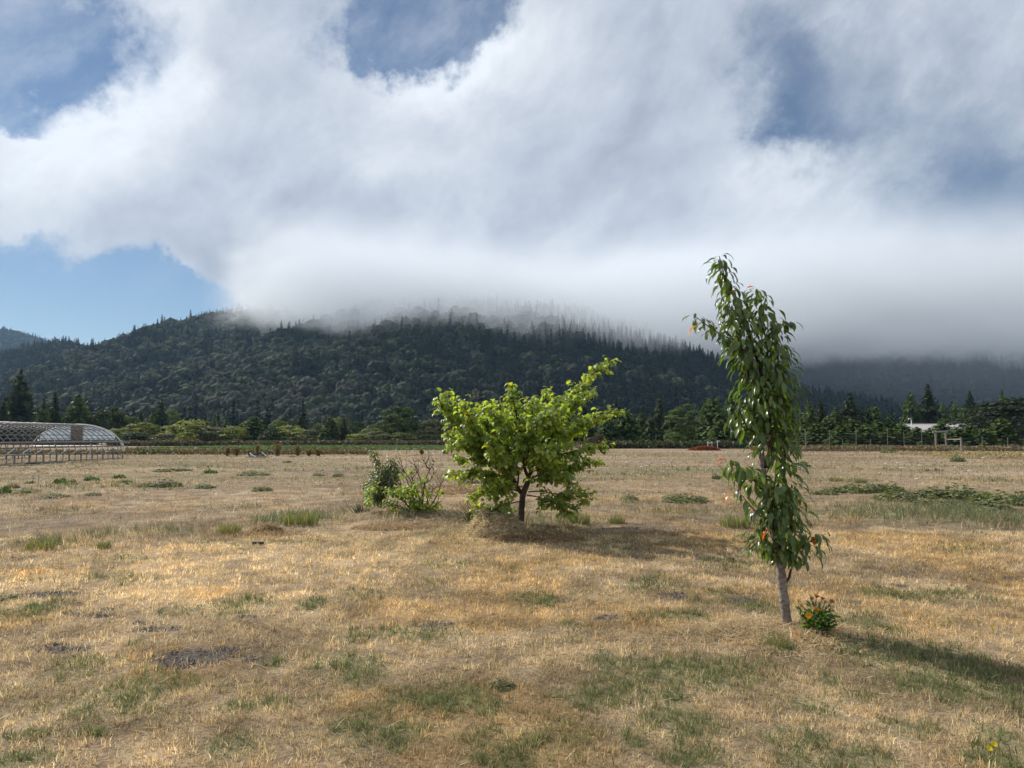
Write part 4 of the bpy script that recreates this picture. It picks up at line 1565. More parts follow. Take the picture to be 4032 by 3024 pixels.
    br([(900, 850, .4), (930, 900, -.8), (980, 850, -1.2), (1040, 800, -1.3)], .014, .006, .3)
    br([(690, 1020), (640, 950, -.8), (580, 860, -1.1), (540, 770, -1.2)], .014, .006, .3)
    # twigs and leaf positions
    tw = MB()
    places = []
    ntip = 0
    for (s, l0, dens, up) in sc:
        seg = np.linalg.norm(np.diff(s, axis=0), axis=1)
        cum = np.concatenate([[0], np.cumsum(seg)])
        d = l0 * cum[-1]
        while d < cum[-1]:
            i = max(min(np.searchsorted(cum, d) - 1, len(seg) - 1), 0)
            f = (d - cum[i]) / max(seg[i], 1e-6)
            p = s[i] * (1 - f) + s[i + 1] * f
            t = s[i + 1] - s[i]
            t /= np.linalg.norm(t)
            end = d / cum[-1]
            r = np.array([rng.gauss(0, 1), rng.gauss(0, 1), rng.gauss(0, 1) * .6 + up])
            r /= np.linalg.norm(r)
            dr = t * .55 + r * .85
            dr /= np.linalg.norm(dr)
            L = rng.uniform(.15, .35) * (1.05 - .5 * end ** 2)
            q = [p, p + dr * L * .5 + np.array([0, 0, .0]), p + dr * L + np.array([0, 0, -.05 * L])]
            tw.tube(spline(q, 2), np.linspace(.0042, .002, 5), 4, cap=False)
            k = max(2, int(L / .038))
            side = rng.choice((-1, 1))
            for j in range(k + 1):
                a = (j + .6) / (k + .6)
                pos = p + dr * L * a
                yaw = math.atan2(dr[1], dr[0]) + side * rng.uniform(.4, 1.5) if j < k else math.atan2(dr[1], dr[0])
                side = -side
                tip = 1 if (end > .72 or pos[2] > 2.15) else 0
                young = rng.random() < (.62 if tip else .16)
                mi = rng.randrange(5) + (5 if young else 0)
                if rng.random() < .012:
                    mi = 10
                places.append((tuple(pos), rng.gauss(0, .4), rng.gauss(.05, .35), yaw, rng.uniform(.58, 1.15) * (.87 if tip else 1), mi, pos[1] + rng.uniform(-.25, .25)))
            d += .025 / dens * rng.uniform(.6, 1.4)
    o = link('twigs', tw.mesh('twigs', [M_TWIG], smooth=True), root)
    o['kind'] = 'stuff'
    dark = [(.14, .195, .046), (.17, .225, .052), (.12, .17, .040), (.20, .25, .056), (.16, .21, .054)]
    yng = [(.29, .325, .075), (.25, .30, .066), (.32, .34, .085), (.235, .29, .062), (.27, .315, .085)]
    meshes = []
    for i in range(10):
        a0 = R([5, -15, -25, 12, -8][i % 5])
        a1 = R([-75, -85, -80, -60, -90][i % 5])
        meshes.append(leaf_mesh('leaf', .118, .088 + .006 * (i % 3), a0, a1, [.22, .35, .15, .3, .4][i % 5], .032, M_LEAF_SOFT, (dark + yng)[i], 80 + i, heart=True, wavy=.03, nseg=5))
    meshes.append(leaf_mesh('leaf', .11, .08, R(-20), R(-85), .3, .03, M_LEAF_SOFT, (.42, .36, .05), 95, heart=True, nseg=5))
    print('mulberry leaves', len(places))
    put_leaves(root, places, meshes, M_LEAF_SOFT, 300, special={10: 'yellowing leaf'})
    return root, meshes


MULB_ROOT, MULB_LEAVES = make_mulberry()


# ------------------------------------------------------------------ half bare shrub and sapling to the left of it
def make_fig():
    rng = random.Random(31)
    bx, by = FIG
    bz = gz(bx, by) - .04
    root = thing('fig_bush', 'half bare bush with many thin stems beside the sapling', 'bush', (bx, by, bz))

    def pt(zx, zy, dy=0.0):
        p = P(1380 + zx / 4.6095, 1740 + zy / 4.6095, by + dy)
        return np.array((p.x - bx, p.y - by, p.z - bz))
    stems = [
        [(1200, 1340), (1100, 1230, -.1), (980, 1090, -.2), (830, 970, -.2), (700, 900, -.2), (620, 870, -.2), (480, 820, -.2), (360, 790, -.2)],
        [(1180, 1350), (1060, 1250, -.2), (900, 1170, -.3), (760, 1150, -.3), (600, 1060, -.3)],
        [(1180, 1360), (1000, 1230, -.1), (860, 1200, .0), (740, 1160), (560, 1190), (470, 1150)],
        [(1240, 1320), (1180, 1150), (1130, 980), (1110, 820), (1090, 700), (1010, 590), (950, 480), (920, 370), (870, 260)],
        [(1250, 1320), (1220, 1150, .1), (1190, 950, .2), (1060, 780, .2), (1000, 640, .2), (880, 560, .2)],
        [(1260, 1310), (1260, 1130, -.1), (1230, 950, -.1), (1150, 800, -.1), (1130, 650, -.1), (1200, 560, -.1), (1170, 430, -.1), (1140, 290, -.1)],
        [(1280, 1320), (1300, 1140), (1300, 960), (1290, 760), (1240, 610), (1210, 480), (1120, 380)],
        [(1300, 1320), (1310, 1100, .1), (1330, 850, .1), (1350, 700, .1), (1400, 590, .1), (1450, 490, .1), (1510, 420, .1), (1500, 300, .1)],
        [(1450, 490, .1), (1390, 460, .1), (1360, 390, .1), (1290, 310, .1)],
        [(1300, 1330), (1370, 1180, -.1), (1400, 1000, -.1), (1350, 780, -.1), (1460, 680, -.1), (1510, 560, -.1), (1510, 470, -.1)],
        [(1330, 1330), (1430, 1200), (1530, 1040), (1600, 900), (1640, 780), (1680, 720)],
        [(1330, 1340), (1450, 1230, -.2), (1560, 1130, -.3), (1600, 1110, -.3)],
        [(1290, 1340), (1230, 1240, -.3), (1180, 1120, -.4), (1130, 1010, -.4)],
        [(1290, 1340), (1330, 1220, .3), (1420, 1080, .4), (1480, 900, .4), (1500, 740, .4)],
    ]
    for k, s in enumerate(stems):
        sp = spline([pt(*q) for q in s], 4)
        mb = MB()
        mb.tube(sp, np.linspace(.017, .0045, len(sp)), 6)
        # side twigs
        for _ in range(7):
            i = rng.randrange(len(sp) // 2, len(sp) - 1)
            d = np.array([rng.gauss(0, .7), rng.gauss(0, .5), rng.uniform(.2, 1)])
            d /= np.linalg.norm(d)
            L = rng.uniform(.08, .28)
            mid = sp[i] + d * L * .5 + np.array([rng.gauss(0, .02), 0, 0])
            mb.tube([sp[i], mid, sp[i] + d * L + np.array([0, 0, .03])], [.006, .0045, .003], 5)
        link('stem', mb.mesh('stem', [M_TWIG_GREY], smooth=True), root)
    places = []
    spots = [(760, 900, 20, 120, 60), (900, 930, 26, 170, 90), (1050, 900, 30, 190, 120), (1150, 1050, 24, 150, 110), (1250, 1180, 26, 200, 90), (1450, 1200, 18, 120, 80), (1420, 920, 10, 80, 110), (1650, 930, 6, 40, 40),
             (700, 1100, 10, 90, 80), (330, 960, 14, 60, 80), (330, 1100, 9, 50, 40), (1030, 1300, 9, 60, 30), (780, 1200, 8, 40, 50), (950, 610, 4, 25, 30), (1100, 530, 4, 20, 30), (1200, 780, 7, 60, 40), (1360, 690, 5, 40, 30), (420, 830, 10, 80, 60), (1570, 1270, 8, 60, 30), (1600, 1130, 5, 30, 40)]
    for (zx, zy, n, sx, sy) in spots:
        for _ in range(int(n * 3.6)):
            p = pt(zx + rng.gauss(0, sx * .55), zy + rng.gauss(0, sy * .55), rng.uniform(-.45, .35))
            if p[2] < .03:
                continue
            places.append((tuple(p), rng.gauss(0, .4), rng.gauss(0, .35), rng.uniform(0, 6.28), rng.uniform(.45, .85), rng.randrange(5) if rng.random() < .72 else rng.randrange(5, 10), p[1]))
    put_leaves(root, places, MULB_LEAVES, M_LEAF_SOFT, 120)
    return root


make_fig()


def make_peach():
    rng = random.Random(41)
    bx, by = PEACH
    by += .35
    bx = G(1500, 2018)[0] * by / PEACH[1]
    bz = gz(bx, by) - .03
    root = thing('peach_sapling', 'small sapling with narrow drooping leaves left of the bush', 'tree', (bx, by, bz))

    def pt(zx, zy, dy=0.0):
        p = P(1380 + zx / 4.6095, 1740 + zy / 4.6095, by + dy)
        return np.array((p.x - bx, p.y - by, p.z - bz))
    W = []

    def br(nm, pts, r0, r1, l0):
        s = spline([pt(*q) for q in pts], 4)
        mb = MB()
        mb.tube(s, np.linspace(r0, r1, len(s)), 7)
        link(nm, mb.mesh(nm, [M_TWIG_GREY], smooth=True), root)
        if l0 is not None:
            W.append((s, l0))
    br('trunk', [(548, 1290), (550, 1180), (560, 1040), (590, 900), (615, 760)], .017, .012, .35)
    br('branch', [(615, 760), (590, 620), (560, 500), (510, 400), (460, 300), (430, 210), (420, 150)], .011, .004, .0)
    br('branch', [(615, 760), (650, 620), (700, 500), (730, 400), (730, 320), (720, 280)], .011, .004, .0)
    br('branch', [(625, 720), (700, 640), (780, 540), (810, 420), (800, 340)], .009, .004, .0)
    br('branch', [(590, 880), (520, 780), (450, 680), (400, 590), (360, 530)], .009, .004, .0)
    br('branch', [(560, 1000), (480, 920), (400, 860), (320, 800), (290, 730)], .008, .004, .0)
    br('branch', [(580, 920), (680, 840), (780, 780), (850, 690), (860, 600)], .009, .004, .0)
    br('branch', [(600, 820), (560, 700, -.2), (520, 600, -.25), (500, 520, -.25)], .008, .004, .0)
    br('branch', [(600, 820), (640, 700, .2), (660, 560, .25), (650, 440, .25)], .008, .004, .0)
    br('branch', [(560, 1020), (500, 960, .1), (440, 980, .15), (400, 960, .15), (330, 950, .15)], .006, .003, .1)
    br('branch', [(590, 900), (640, 860, -.15), (700, 880, -.2), (740, 840, -.2)], .006, .003, .1)
    br('branch', [(580, 950), (470, 900, -.2), (380, 820, -.25), (340, 700, -.25)], .006, .003, .1)
    br('branch', [(600, 800), (700, 720, -.15), (760, 640, -.2), (850, 540, -.2), (880, 480, -.2)], .007, .003, .1)
    br('branch', [(555, 1100), (480, 1040, -.1), (420, 1060, -.15), (380, 1100, -.15)], .006, .003, .1)
    cols = [(.105, .135, .05), (.13, .16, .06), (.09, .115, .048), (.165, .19, .075)]
    meshes = [leaf_mesh('leaf', .105, .026, R([-5, -30, -15, -40][i]), R(-88), .4, .012, M_LEAF_GLOSS, cols[i], 120 + i) for i in range(4)]
    places = []
    for (s, l0) in W:
        seg = np.linalg.norm(np.diff(s, axis=0), axis=1)
        cum = np.concatenate([[0], np.cumsum(seg)])
        d = l0 * cum[-1]
        yaw = rng.uniform(0, 6)
        while d < cum[-1]:
            i = max(min(np.searchsorted(cum, d) - 1, len(seg) - 1), 0)
            p = s[i] + (s[i + 1] - s[i]) * (d - cum[i]) / max(seg[i], 1e-6)
            for _ in range(2):
                yaw += 2.4
                off = rng.uniform(0, .09)
                pos = (p[0] + math.cos(yaw) * off, p[1] + math.sin(yaw) * off, p[2] + rng.uniform(-.03, .03))
                places.append((pos, rng.gauss(0, .3), rng.gauss(0, .25), yaw, rng.uniform(.8, 1.35), rng.randrange(4), pos[1]))
            d += .0085 * rng.uniform(.6, 1.4)
    put_leaves(root, places, meshes, M_LEAF_GLOSS, 80)


make_peach()


# ------------------------------------------------------------------ flowers
M_PETAL = mat_leaf('petal', .35, .5, .2, .08, tcol=(1.1, .9, .5))


def flower_mesh(name, r, cup, n, col, ccol):
    """daisy: n petals round a centre"""
    mb = MB()
    for ring in range(2):
        for k in range(n):
            a = 2 * math.pi * (k + .5 * ring) / n
            ca, sa = math.cos(a), math.sin(a)
            rr = r * (1 - .18 * ring)
            hw = r * .19
            zz = cup * r
            mb.add([(ca * r * .2 + sa * hw * .5, sa * r * .2 - ca * hw * .5, .002 * ring), (ca * r * .2 - sa * hw * .5, sa * r * .2 + ca * hw * .5, .002 * ring),
                    (ca * rr * .8 - sa * hw, sa * rr * .8 + ca * hw, zz * .8), (ca * rr * .8 + sa * hw, sa * rr * .8 - ca * hw, zz * .8), (ca * rr, sa * rr, zz)],
                   [[0, 1, 2, 3]], [[3, 2, 4]], np.array(col) * (1 - .15 * (k % 2)))
    ang = np.arange(8) * math.pi / 4
    v = [(math.cos(a) * r * .26, math.sin(a) * r * .26, .001) for a in ang] + [(0, 0, r * .16)]
    mb.add(v, tris=[[i, (i + 1) % 8, 8] for i in range(8)], col=ccol)
    return mb.mesh(name, [M_PETAL])


def make_marigold():
    rng = random.Random(51)
    bx, by = MARI
    bz = gz(bx, by) - .01
    root = thing('marigold_plant', 'leafy plant with orange daisy flowers at the foot of the slim tree', 'plant', (bx, by, bz))

    def pt(px, py, dy=0.0):
        p = P(px, py, by + dy)
        return np.array((p.x - bx, p.y - by, p.z - bz))
    heads = [(3184, 2423, 'open', -.10), (3214, 2399, 'open', -.04), (3216, 2408, 'side', -.02), (3214, 2354, 'side', .0), (3237, 2361, 'side', .02), (3273, 2373, 'side', .0), (3143, 2371, 'pale', .02),
             (3193, 2362, 'pale', .04), (3226, 2380, 'seed', -.03), (3240, 2410, 'seed', -.05), (3229, 2390, 'seed', .02), (3262, 2388, 'seed', .04), (3248, 2375, 'seed', .0), (3268, 2428, 'seed', .0), (3217, 2410, 'side', -.06)]
    f_open = flower_mesh('flower', .026, .15, 14, (.75, .33, .015), (.45, .16, .02))
    f_side = flower_mesh('flower', .021, 1.0, 12, (.60, .20, .02), (.3, .1, .03))
    f_pale = flower_mesh('flower', .019, 1.2, 10, (.55, .35, .12), (.3, .18, .06))
    f_seed = flower_mesh('seed_head', .014, 1.4, 9, (.38, .36, .20), (.25, .22, .1))
    for (px, py, kind, dy) in heads:
        e = pt(px, py, dy)
        b = np.array([rng.uniform(-.05, .05), rng.uniform(-.05, .05), .02])
        m = (b + e) / 2 + np.array([(e[0] - b[0]) * -.15, 0, .02])
        mb = MB()
        mb.tube(spline([b, m, e], 4), [.0035] * 8 + [.0025], 5, col=(1, 1, 1))
        st = link('stem', mb.mesh('stem', [M_STEM], smooth=True), root)
        me = {'open': f_open, 'side': f_side, 'pale': f_pale, 'seed': f_seed}[kind]
        rot = (R(58), 0, R(rng.uniform(-30, 30))) if kind == 'open' else (R(rng.uniform(-10, 35)), R(rng.uniform(-20, 20)), 0)
        link(me.name.split('.')[0], me, root, tuple(e), rot, rng.uniform(.85, 1.1))
    cols = [(.045, .095, .022), (.06, .12, .03), (.075, .135, .035)]
    lm = [leaf_mesh('leaf', .062, .024, R([50, 35, 15][i]), R([-10, -25, -40][i]), .25, .01, M_LEAF_SOFT, cols[i], 140 + i, nseg=4) for i in range(3)]
    pl = []
    for _ in range(330):
        a = rng.uniform(0, 6.28)
        h = rng.uniform(.0, .21) * rng.uniform(.4, 1)
        r = (.045 + .085 * math.sin(min(1, h / .20) * 2.4)) * math.sqrt(rng.random())
        pl.append(((math.cos(a) * r, math.sin(a) * r, h), rng.gauss(0, .35), rng.gauss(-.2, .3), a + rng.gauss(0, .6), rng.uniform(.6, 1.15), rng.randrange(3), math.sin(a) * r))
    put_leaves(root, pl, lm, M_LEAF_SOFT, 90)
    return f_open


M_STEM = mat_plain('green_stem', (.10, .15, .05), (.07, .11, .04), 20, .6)
F_OPEN = make_marigold()

# fallen orange flower and two yellow flowers in the lawn
p = on_ground(3297, 2500)
tag(link('flower_head', F_OPEN, None, (p.x, p.y, p.z + .03), (R(50), 0, 0), .75), 'orange flower head low on the ground right of the flowering plant', 'flower')
f_yel = flower_mesh('dandelion', .017, .3, 12, (.75, .62, .02), (.6, .45, .02))
for (px, py, lb) in ((3916, 2977, 'yellow flower in the lawn, upper one of the pair at lower right'), (3897, 2994, 'yellow flower in the lawn, lower one of the pair at lower right'), (3909, 2495, 'tiny yellow flower in the dry lawn far right of the slim tree')):
    p = on_ground(px, py)
    root = thing('dandelion', lb, 'flower', (p.x, p.y, p.z), 'yellow lawn flowers')
    mb = MB()
    mb.tube([(0, 0, 0), (0.004, 0, .03), (0, 0, .055)], .0018, 5)
    link('stem', mb.mesh('stem', [M_STEM]), root)
    link('flower', f_yel, root, (0, 0, .056), (R(35), 0, 0))


def make_poppies():
    """orange poppies by the broad tree"""
    rng = random.Random(61)
    fm = flower_mesh('poppy_flower', .024, .9, 6, (.70, .24, .015), (.5, .2, .02))
    x, y = G(1872, 2064)
    root = thing('poppy_plant', 'feathery grey green plant with small orange poppies left of the hay heap', 'plant', (x, y, gz(x, y)))
    pts = [(1840, 2015), (1847, 2008), (1861, 1982), (1876, 1980), (1868, 1996), (1854, 1993), (1840, 2003), (1853, 2018), (1866, 1987)]
    lo = [(rng.gauss(0, .22), rng.gauss(0, .12)) for _ in range(150)]
    mb = MB()
    for (a, b) in lo:
        h = rng.uniform(.12, .42)
        mb.tube([(a * .5, b * .5, 0), (a * .8, b * .8, h * .6), (a * 1.2, b * 1.2, h)], [.004, .003, .002], 3, cap=False, col=np.array((.16, .165, .075)) * rng.uniform(.7, 1.3))
    o = link('foliage', mb.mesh('foliage', [M_FOLIAGE]), root)
    o['kind'] = 'stuff'
    for (px, py) in pts:
        p = P(px, py, y + rng.uniform(-.15, .1))
        link('flower', fm, root, (p.x - x, p.y - y, p.z - gz(x, y)), (R(rng.uniform(10, 50)), 0, rng.uniform(0, 6)), rng.uniform(.7, 1.0))
        m2 = MB()
        m2.tube([(p.x - x, p.y - y, p.z - gz(x, y)), ((p.x - x) * .6, (p.y - y) * .6, .12)], .002, 4)
        link('stem', m2.mesh('stem', [M_STEM]), root)
    x2, y2 = G(1420, 2030)
    root = thing('poppy_plant', 'little green plant with one orange flower left of the sapling', 'plant', (x2, y2, gz(x2, y2)))
    mb = MB()
    for _ in range(60):
        a, b, h = rng.gauss(0, .12), rng.gauss(0, .08), rng.uniform(.08, .2)
        mb.tube([(a * .5, b * .5, 0), (a, b, h)], [.006, .003], 3, cap=False, col=np.array((.11, .15, .08)) * rng.uniform(.7, 1.3))
    o = link('foliage', mb.mesh('foliage', [M_FOLIAGE]), root)
    o['kind'] = 'stuff'
    link('flower', fm, root, (.05, -.05, .2), (R(30), 0, 0), .8)


make_poppies()


# ------------------------------------------------------------------ heap of dry hay
def heap(name, label, cat, x, y, rx, ry, h, nst, seed, cols, stl=(.08, .2), wid=.005, cover_frac=1.0):
    rng = np.random.default_rng(seed)
    z0 = gz(x, y)
    root = thing(name, label, cat, (x, y, z0))
    n = 40
    u = np.linspace(-1.25, 1.25, n)
    X, Y = np.meshgrid(u, u)
    rr = np.sqrt(X ** 2 + Y ** 2)
    Z = h * (np.clip(1 - rr ** 1.7, 0, None) ** .75) * (.45 + 1.05 * fbm(X * 2.2 + seed, Y * 1.8, seed, 4)) + (fbm(X * 5, Y * 5, seed + 3, 4) - .5) * h * .55 * (rr < 1.1) - .03 * ss(rr, .95, 1.2)
    idx = np.arange(n * n).reshape(n, n)
    q = np.stack([idx[:-1, :-1], idx[:-1, 1:], idx[1:, 1:], idx[1:, :-1]], -1).reshape(-1, 4)
    v = np.stack([X.ravel() * rx, Y.ravel() * ry, Z.ravel()], 1)
    c0 = np.array(cols[0])
    tone = .7 + .6 * fbm(X.ravel() * 3, Y.ravel() * 3, seed + 7, 3)
    link('mound', mesh_np('mound', v, q, [M_STRAW], c0[None, :] * tone[:, None], smooth=True), root)
    a = rng.uniform(0, 6.28, nst)
    r = np.sqrt(rng.uniform(0, 1, nst)) * 1.05
    px, py = np.cos(a) * r, np.sin(a) * r
    ix = np.clip(((px + 1.25) / 2.5 * (n - 1)).astype(int), 0, n - 1)
    iy = np.clip(((py + 1.25) / 2.5 * (n - 1)).astype(int), 0, n - 1)
    pz = Z[iy, ix]
    L = rng.uniform(*stl, nst)
    az = rng.uniform(0, 6.28, nst)
    el = rng.normal(0.10, .45, nst)
    d = np.stack([np.cos(az) * np.cos(el), np.sin(az) * np.cos(el), np.sin(el)], 1) * L[:, None]
    p = np.stack([px * rx, py * ry, pz + .008], 1)
    w = np.cross(d, rng.normal(0, 1, (nst, 3)))
    w = w / (np.linalg.norm(w, axis=1, keepdims=True) + 1e-9) * (wid * rng.uniform(.6, 1.4, (nst, 1)))
    vv = np.stack([p - d * .5 - w, p - d * .5 + w, p + w + np.array([0, 0, .01]), p - w + np.array([0, 0, .01]), p + d * .5], 1).reshape(-1, 3)
    o = np.arange(nst) * 5
    cc = np.array(cols)[rng.integers(0, len(cols), nst)] * rng.uniform(.75, 1.25, (nst, 1))
    ob = link('straws', mesh_np('straws', vv, [np.stack([o, o + 1, o + 2, o + 3], 1), np.stack([o + 3, o + 2, o + 4], 1)], [M_GRASS], np.repeat(cc, 5, 0)), root)
    ob['kind'] = 'stuff'
    return root


HAYC = [(.60, .49, .31), (.66, .54, .35), (.50, .39, .24), (.74, .63, .43)]
heap('hay_heap', 'heap of dry hay at the foot of the broad tree', 'hay', HAY[0], HAY[1], .46, .40, .33, 7000, 5, HAYC)
x_, y_ = G(2110, 2128)
heap('straw_mulch', 'low spread of brown mulch right of the tree trunk', 'straw', x_, y_, .75, .40, .08, 3000, 8, [(.34, .24, .14), (.42, .31, .18), (.24, .16, .09)])
x_, y_ = G(1600, 2078)
heap('straw_mulch', 'reddish brown litter in front of the half bare bush', 'straw', x_, y_, .95, .42, .05, 3400, 9, [(.44, .32, .20), (.50, .38, .24), (.36, .25, .15)])
x_, y_ = G(1790, 1935)
heap('straw_mulch', 'reddish straw ring behind the broad tree', 'straw', x_, y_, 1.3, 1.3, .10, 2600, 10, [(.34, .235, .13), (.42, .31, .18), (.25, .16, .09)], wid=.008)
x_, y_ = G(1050, 2098)
heap('hay_tuft', 'small tangled hay tuft on the mown edge left of the sapling', 'hay', x_, y_, .26, .18, .12, 900, 11, [(.44, .33, .20), (.50, .39, .24), (.36, .26, .15)])
x_, y_ = G(75, 2140)
heap('hay_tuft', 'pale flattened hay patch at the far left of the mown edge', 'hay', x_, y_, .42, .30, .08, 900, 12, HAYC)
# ------------------------------------------------------------------ trees of the valley floor
def tree(name, label, px, top, depth, wpx, crown, trunk_r=.16, bare=.12, group=None, rz=None, base=None, xoff=0.0):
    """crown: a unit mesh (radius 1, height 0..1 for conifers, 0..2 for round crowns), scaled to the width and height seen in the photograph"""
    x = P(px, 1700, depth).x
    H = P(px, top, depth).z
    w = wpx / F * depth * .5 * 1.14
    H = H * 1.03
    root = thing(name, label, 'tree', (x, depth, 0), group, rz=random.uniform(0, 6.28) if rz is None else rz)
    kind, me = crown
    if kind == 'con':
        link('crown', me, root, (0, 0, 0), None, (w, w, H))
        tp = [(0, 0, -.1), (0, 0, H * .5), (0, 0, H * .97)]
        tr = [trunk_r, trunk_r * .55, .02]
    else:
        b = H * bare
        link('crown', me, root, (0, 0, b), None, (w, w, (H - b) * .5))
        tp = [(0, 0, -.1), (.05 * w, 0, b + .25 * H), (0, .05 * w, H * .7)]
        tr = [trunk_r * 1.3, trunk_r, trunk_r * .4]
    mb = MB()
    mb.tube(tp, tr, 7)
    if kind != 'con':
        for k in range(5):
            a = k * 1.256 + random.uniform(-.3, .3)
            mb.tube([(0, 0, b * .6 + .1 * H), (math.cos(a) * w * .3, math.sin(a) * w * .3, b + .2 * H), (math.cos(a) * w * .6, math.sin(a) * w * .6, b + .38 * H)], [trunk_r * .6, trunk_r * .4, trunk_r * .15], 5)
    link('trunk', mb.mesh('trunk', [M_BARK], smooth=True), root)
    return root


def cm(seed, cols, **kw):
    k = dict(levels=18, per=12, droop=.5, taper=.85, leaf=.115, ragged=.25, sprays=9)
    k.update(kw)
    c, n, sz, t, rng = crown_conifer(seed, cols=cols, **k)
    v, q = quads_at(c, n, sz, rng)
    v = v.copy()
    cc = np.repeat(c, 4, 0)
    v[:, 2] = cc[:, 2] + (v[:, 2] - cc[:, 2]) * .42
    return ('con', mesh_np('crown', v, q, [M_FOLIAGE], np.repeat(t, 4, 0)))


def bm_(seed, cols, nclump=70, per=42, leaf=.105, **kw):
    v, q, t = crown_broad(seed, nclump, per, leaf, cols, **kw)
    return ('bro', mesh_np('crown', v, q, [M_FOLIAGE], t))


CONS = [cm(600 + i, [CON_D, CON_M, CON_D, CON_M][i]) for i in range(4)]
CON_TIER = cm(610, CON_D, levels=14, per=11, droop=.9, ragged=.38, leaf=.13, taper=.75)
CON_FULL = [cm(620 + i, CON_M, levels=20, per=13, taper=.58, droop=.25, ragged=.2, leaf=.105) for i in range(3)]
BRO_G = [bm_(630 + i, BRO_M) for i in range(3)]
BRO_L = [bm_(640 + i, BRO_Y, flat=.9) for i in range(3)]
BRO_K = [bm_(650 + i, BRO_D) for i in range(2)]
BRO_OL = [bm_(660 + i, BRO_O) for i in range(2)]
CLUMPY = bm_(670, [(.056, .090, .025), (.074, .112, .031), (.042, .070, .021)], nclump=110, per=46, leaf=.08, spread=.21, low=-.95, top=1.0)
ROUND = bm_(680, [(.085, .125, .04), (.11, .15, .048), (.065, .10, .033)], nclump=110, per=42, leaf=.085, spread=.20, low=-.9)
REDB = bm_(690, [(.10, .07, .045), (.075, .055, .035), (.12, .09, .05)], nclump=40, per=40, leaf=.12, low=-.6)

# left, beyond the glasshouse frame
tree('conifer', 'tallest dark spruce with open tiers, rising behind the greenhouse frame', 72, 1478, 190, 150, CON_TIER, .3)
tree('conifer', 'dark conifer cut by the left edge of the photo behind the greenhouse', 8, 1598, 185, 100, CONS[0], .2)
tree('conifer', 'shorter conifer of the close pair behind the greenhouse ridge', 168, 1582, 180, 80, CONS[1], .2)
tree('conifer', 'taller conifer of the close pair behind the greenhouse ridge', 212, 1562, 184, 78, CONS[2], .2)
tree('conifer', 'broad conifer above the covered end of the greenhouse', 305, 1568, 182, 125, CON_FULL[0], .25)
tree('broadleaf_tree', 'dark rounded tree behind the right end of the greenhouse', 428, 1598, 186, 120, BRO_K[0], .25)
tree('conifer', 'slender dark conifer left of the bright green round tree', 632, 1582, 190, 82, CONS[2], .2)
tree('conifer', 'small dim conifer right of the rounded dark tree', 552, 1624, 230, 66, CONS[0], .2)
tree('broadleaf_tree', 'low yellow green tree just right of the greenhouse end', 466, 1688, 165, 80, BRO_L[0], .15)
tree('broadleaf_tree', 'yellow green tree in front of the slender conifer', 562, 1664, 178, 110, BRO_L[1], .15)
tree('broadleaf_tree', 'dark green bush under the yellow green tree near the greenhouse', 530, 1702, 160, 95, BRO_K[1], .15)
tree('broadleaf_tree', 'bright green wide round topped tree left of the lumber pile', 735, 1654, 182, 150, BRO_L[2], .2)
tree('broadleaf_tree', 'small light green tree in front of the wide round topped one', 735, 1702, 160, 70, BRO_L[0], .12)
tree('broadleaf_tree', 'grey green low tree right of the slender conifer', 655, 1705, 165, 95, BRO_OL[0], .12)
tree('conifer', 'small dark conifer pair, left one, above the lumber pile', 805, 1640, 205, 55, CONS[0], .2)
tree('conifer', 'small dark conifer pair, right one, above the lumber pile', 842, 1646, 205, 50, CONS[3], .2)
tree('broadleaf_tree', 'olive green tree behind the dead weed stalks', 850, 1682, 180, 120, BRO_OL[1], .2)
tree('broadleaf_tree', 'yellow green tree left of the big dark conifer clump', 928, 1678, 178, 90, BRO_L[1], .2)
tree('conifer', 'wide dark conifer in the middle of the left tree line', 1000, 1643, 182, 110, CON_FULL[1], .25)
tree('conifer', 'narrow dark conifer touching the wide one in the left tree line', 1038, 1655, 186, 70, CONS[2], .2)
tree('broadleaf_tree', 'low black green tree right of the wide dark conifer', 1075, 1688, 176, 90, BRO_K[0], .2)
tree('broadleaf_tree', 'sunlit light green tree, long and low, left of the two firs', 1150, 1676, 188, 130, BRO_L[2], .2)
tree('broadleaf_tree', 'pale grey green tree between the light green tree and the firs', 1222, 1690, 180, 90, BRO_OL[0], .2)
tree('broadleaf_tree', 'hazy green round tree behind the two firs', 1335, 1645, 240, 85, BRO_G[0], .2)
tree('conifer', 'larger dark fir of the two by the bramble hedge', 1300, 1646, 172, 82, CON_FULL[2], .25)
tree('conifer', 'narrower dark fir of the two by the bramble hedge', 1354, 1652, 174, 50, CONS[2], .2)
tree('broadleaf_tree', 'low yellow green shrub tree behind the sapling', 1425, 1708, 170, 105, BRO_L[0], .1)
tree('broadleaf_tree', 'sunlit olive shrub tree left of the big dark dome', 1485, 1698, 168, 100, BRO_OL[1], .1)
tree('broadleaf_tree', 'big dense dark green dome shaped tree left of the broad green tree', 1570, 1603, 178, 142, CLUMPY, .3, bare=.05)
tree('broadleaf_tree', 'round bush in front of the dark dome tree', 1592, 1703, 158, 92, BRO_G[1], .12, bare=.03)
tree('broadleaf_tree', 'olive green tree between the dark dome and the broad green tree', 1700, 1652, 176, 120, BRO_OL[0], .2, bare=.04)
tree('broadleaf_tree', 'dark bush at the foot of the olive green tree', 1690, 1712, 158, 66, BRO_K[1], .1, bare=.03)
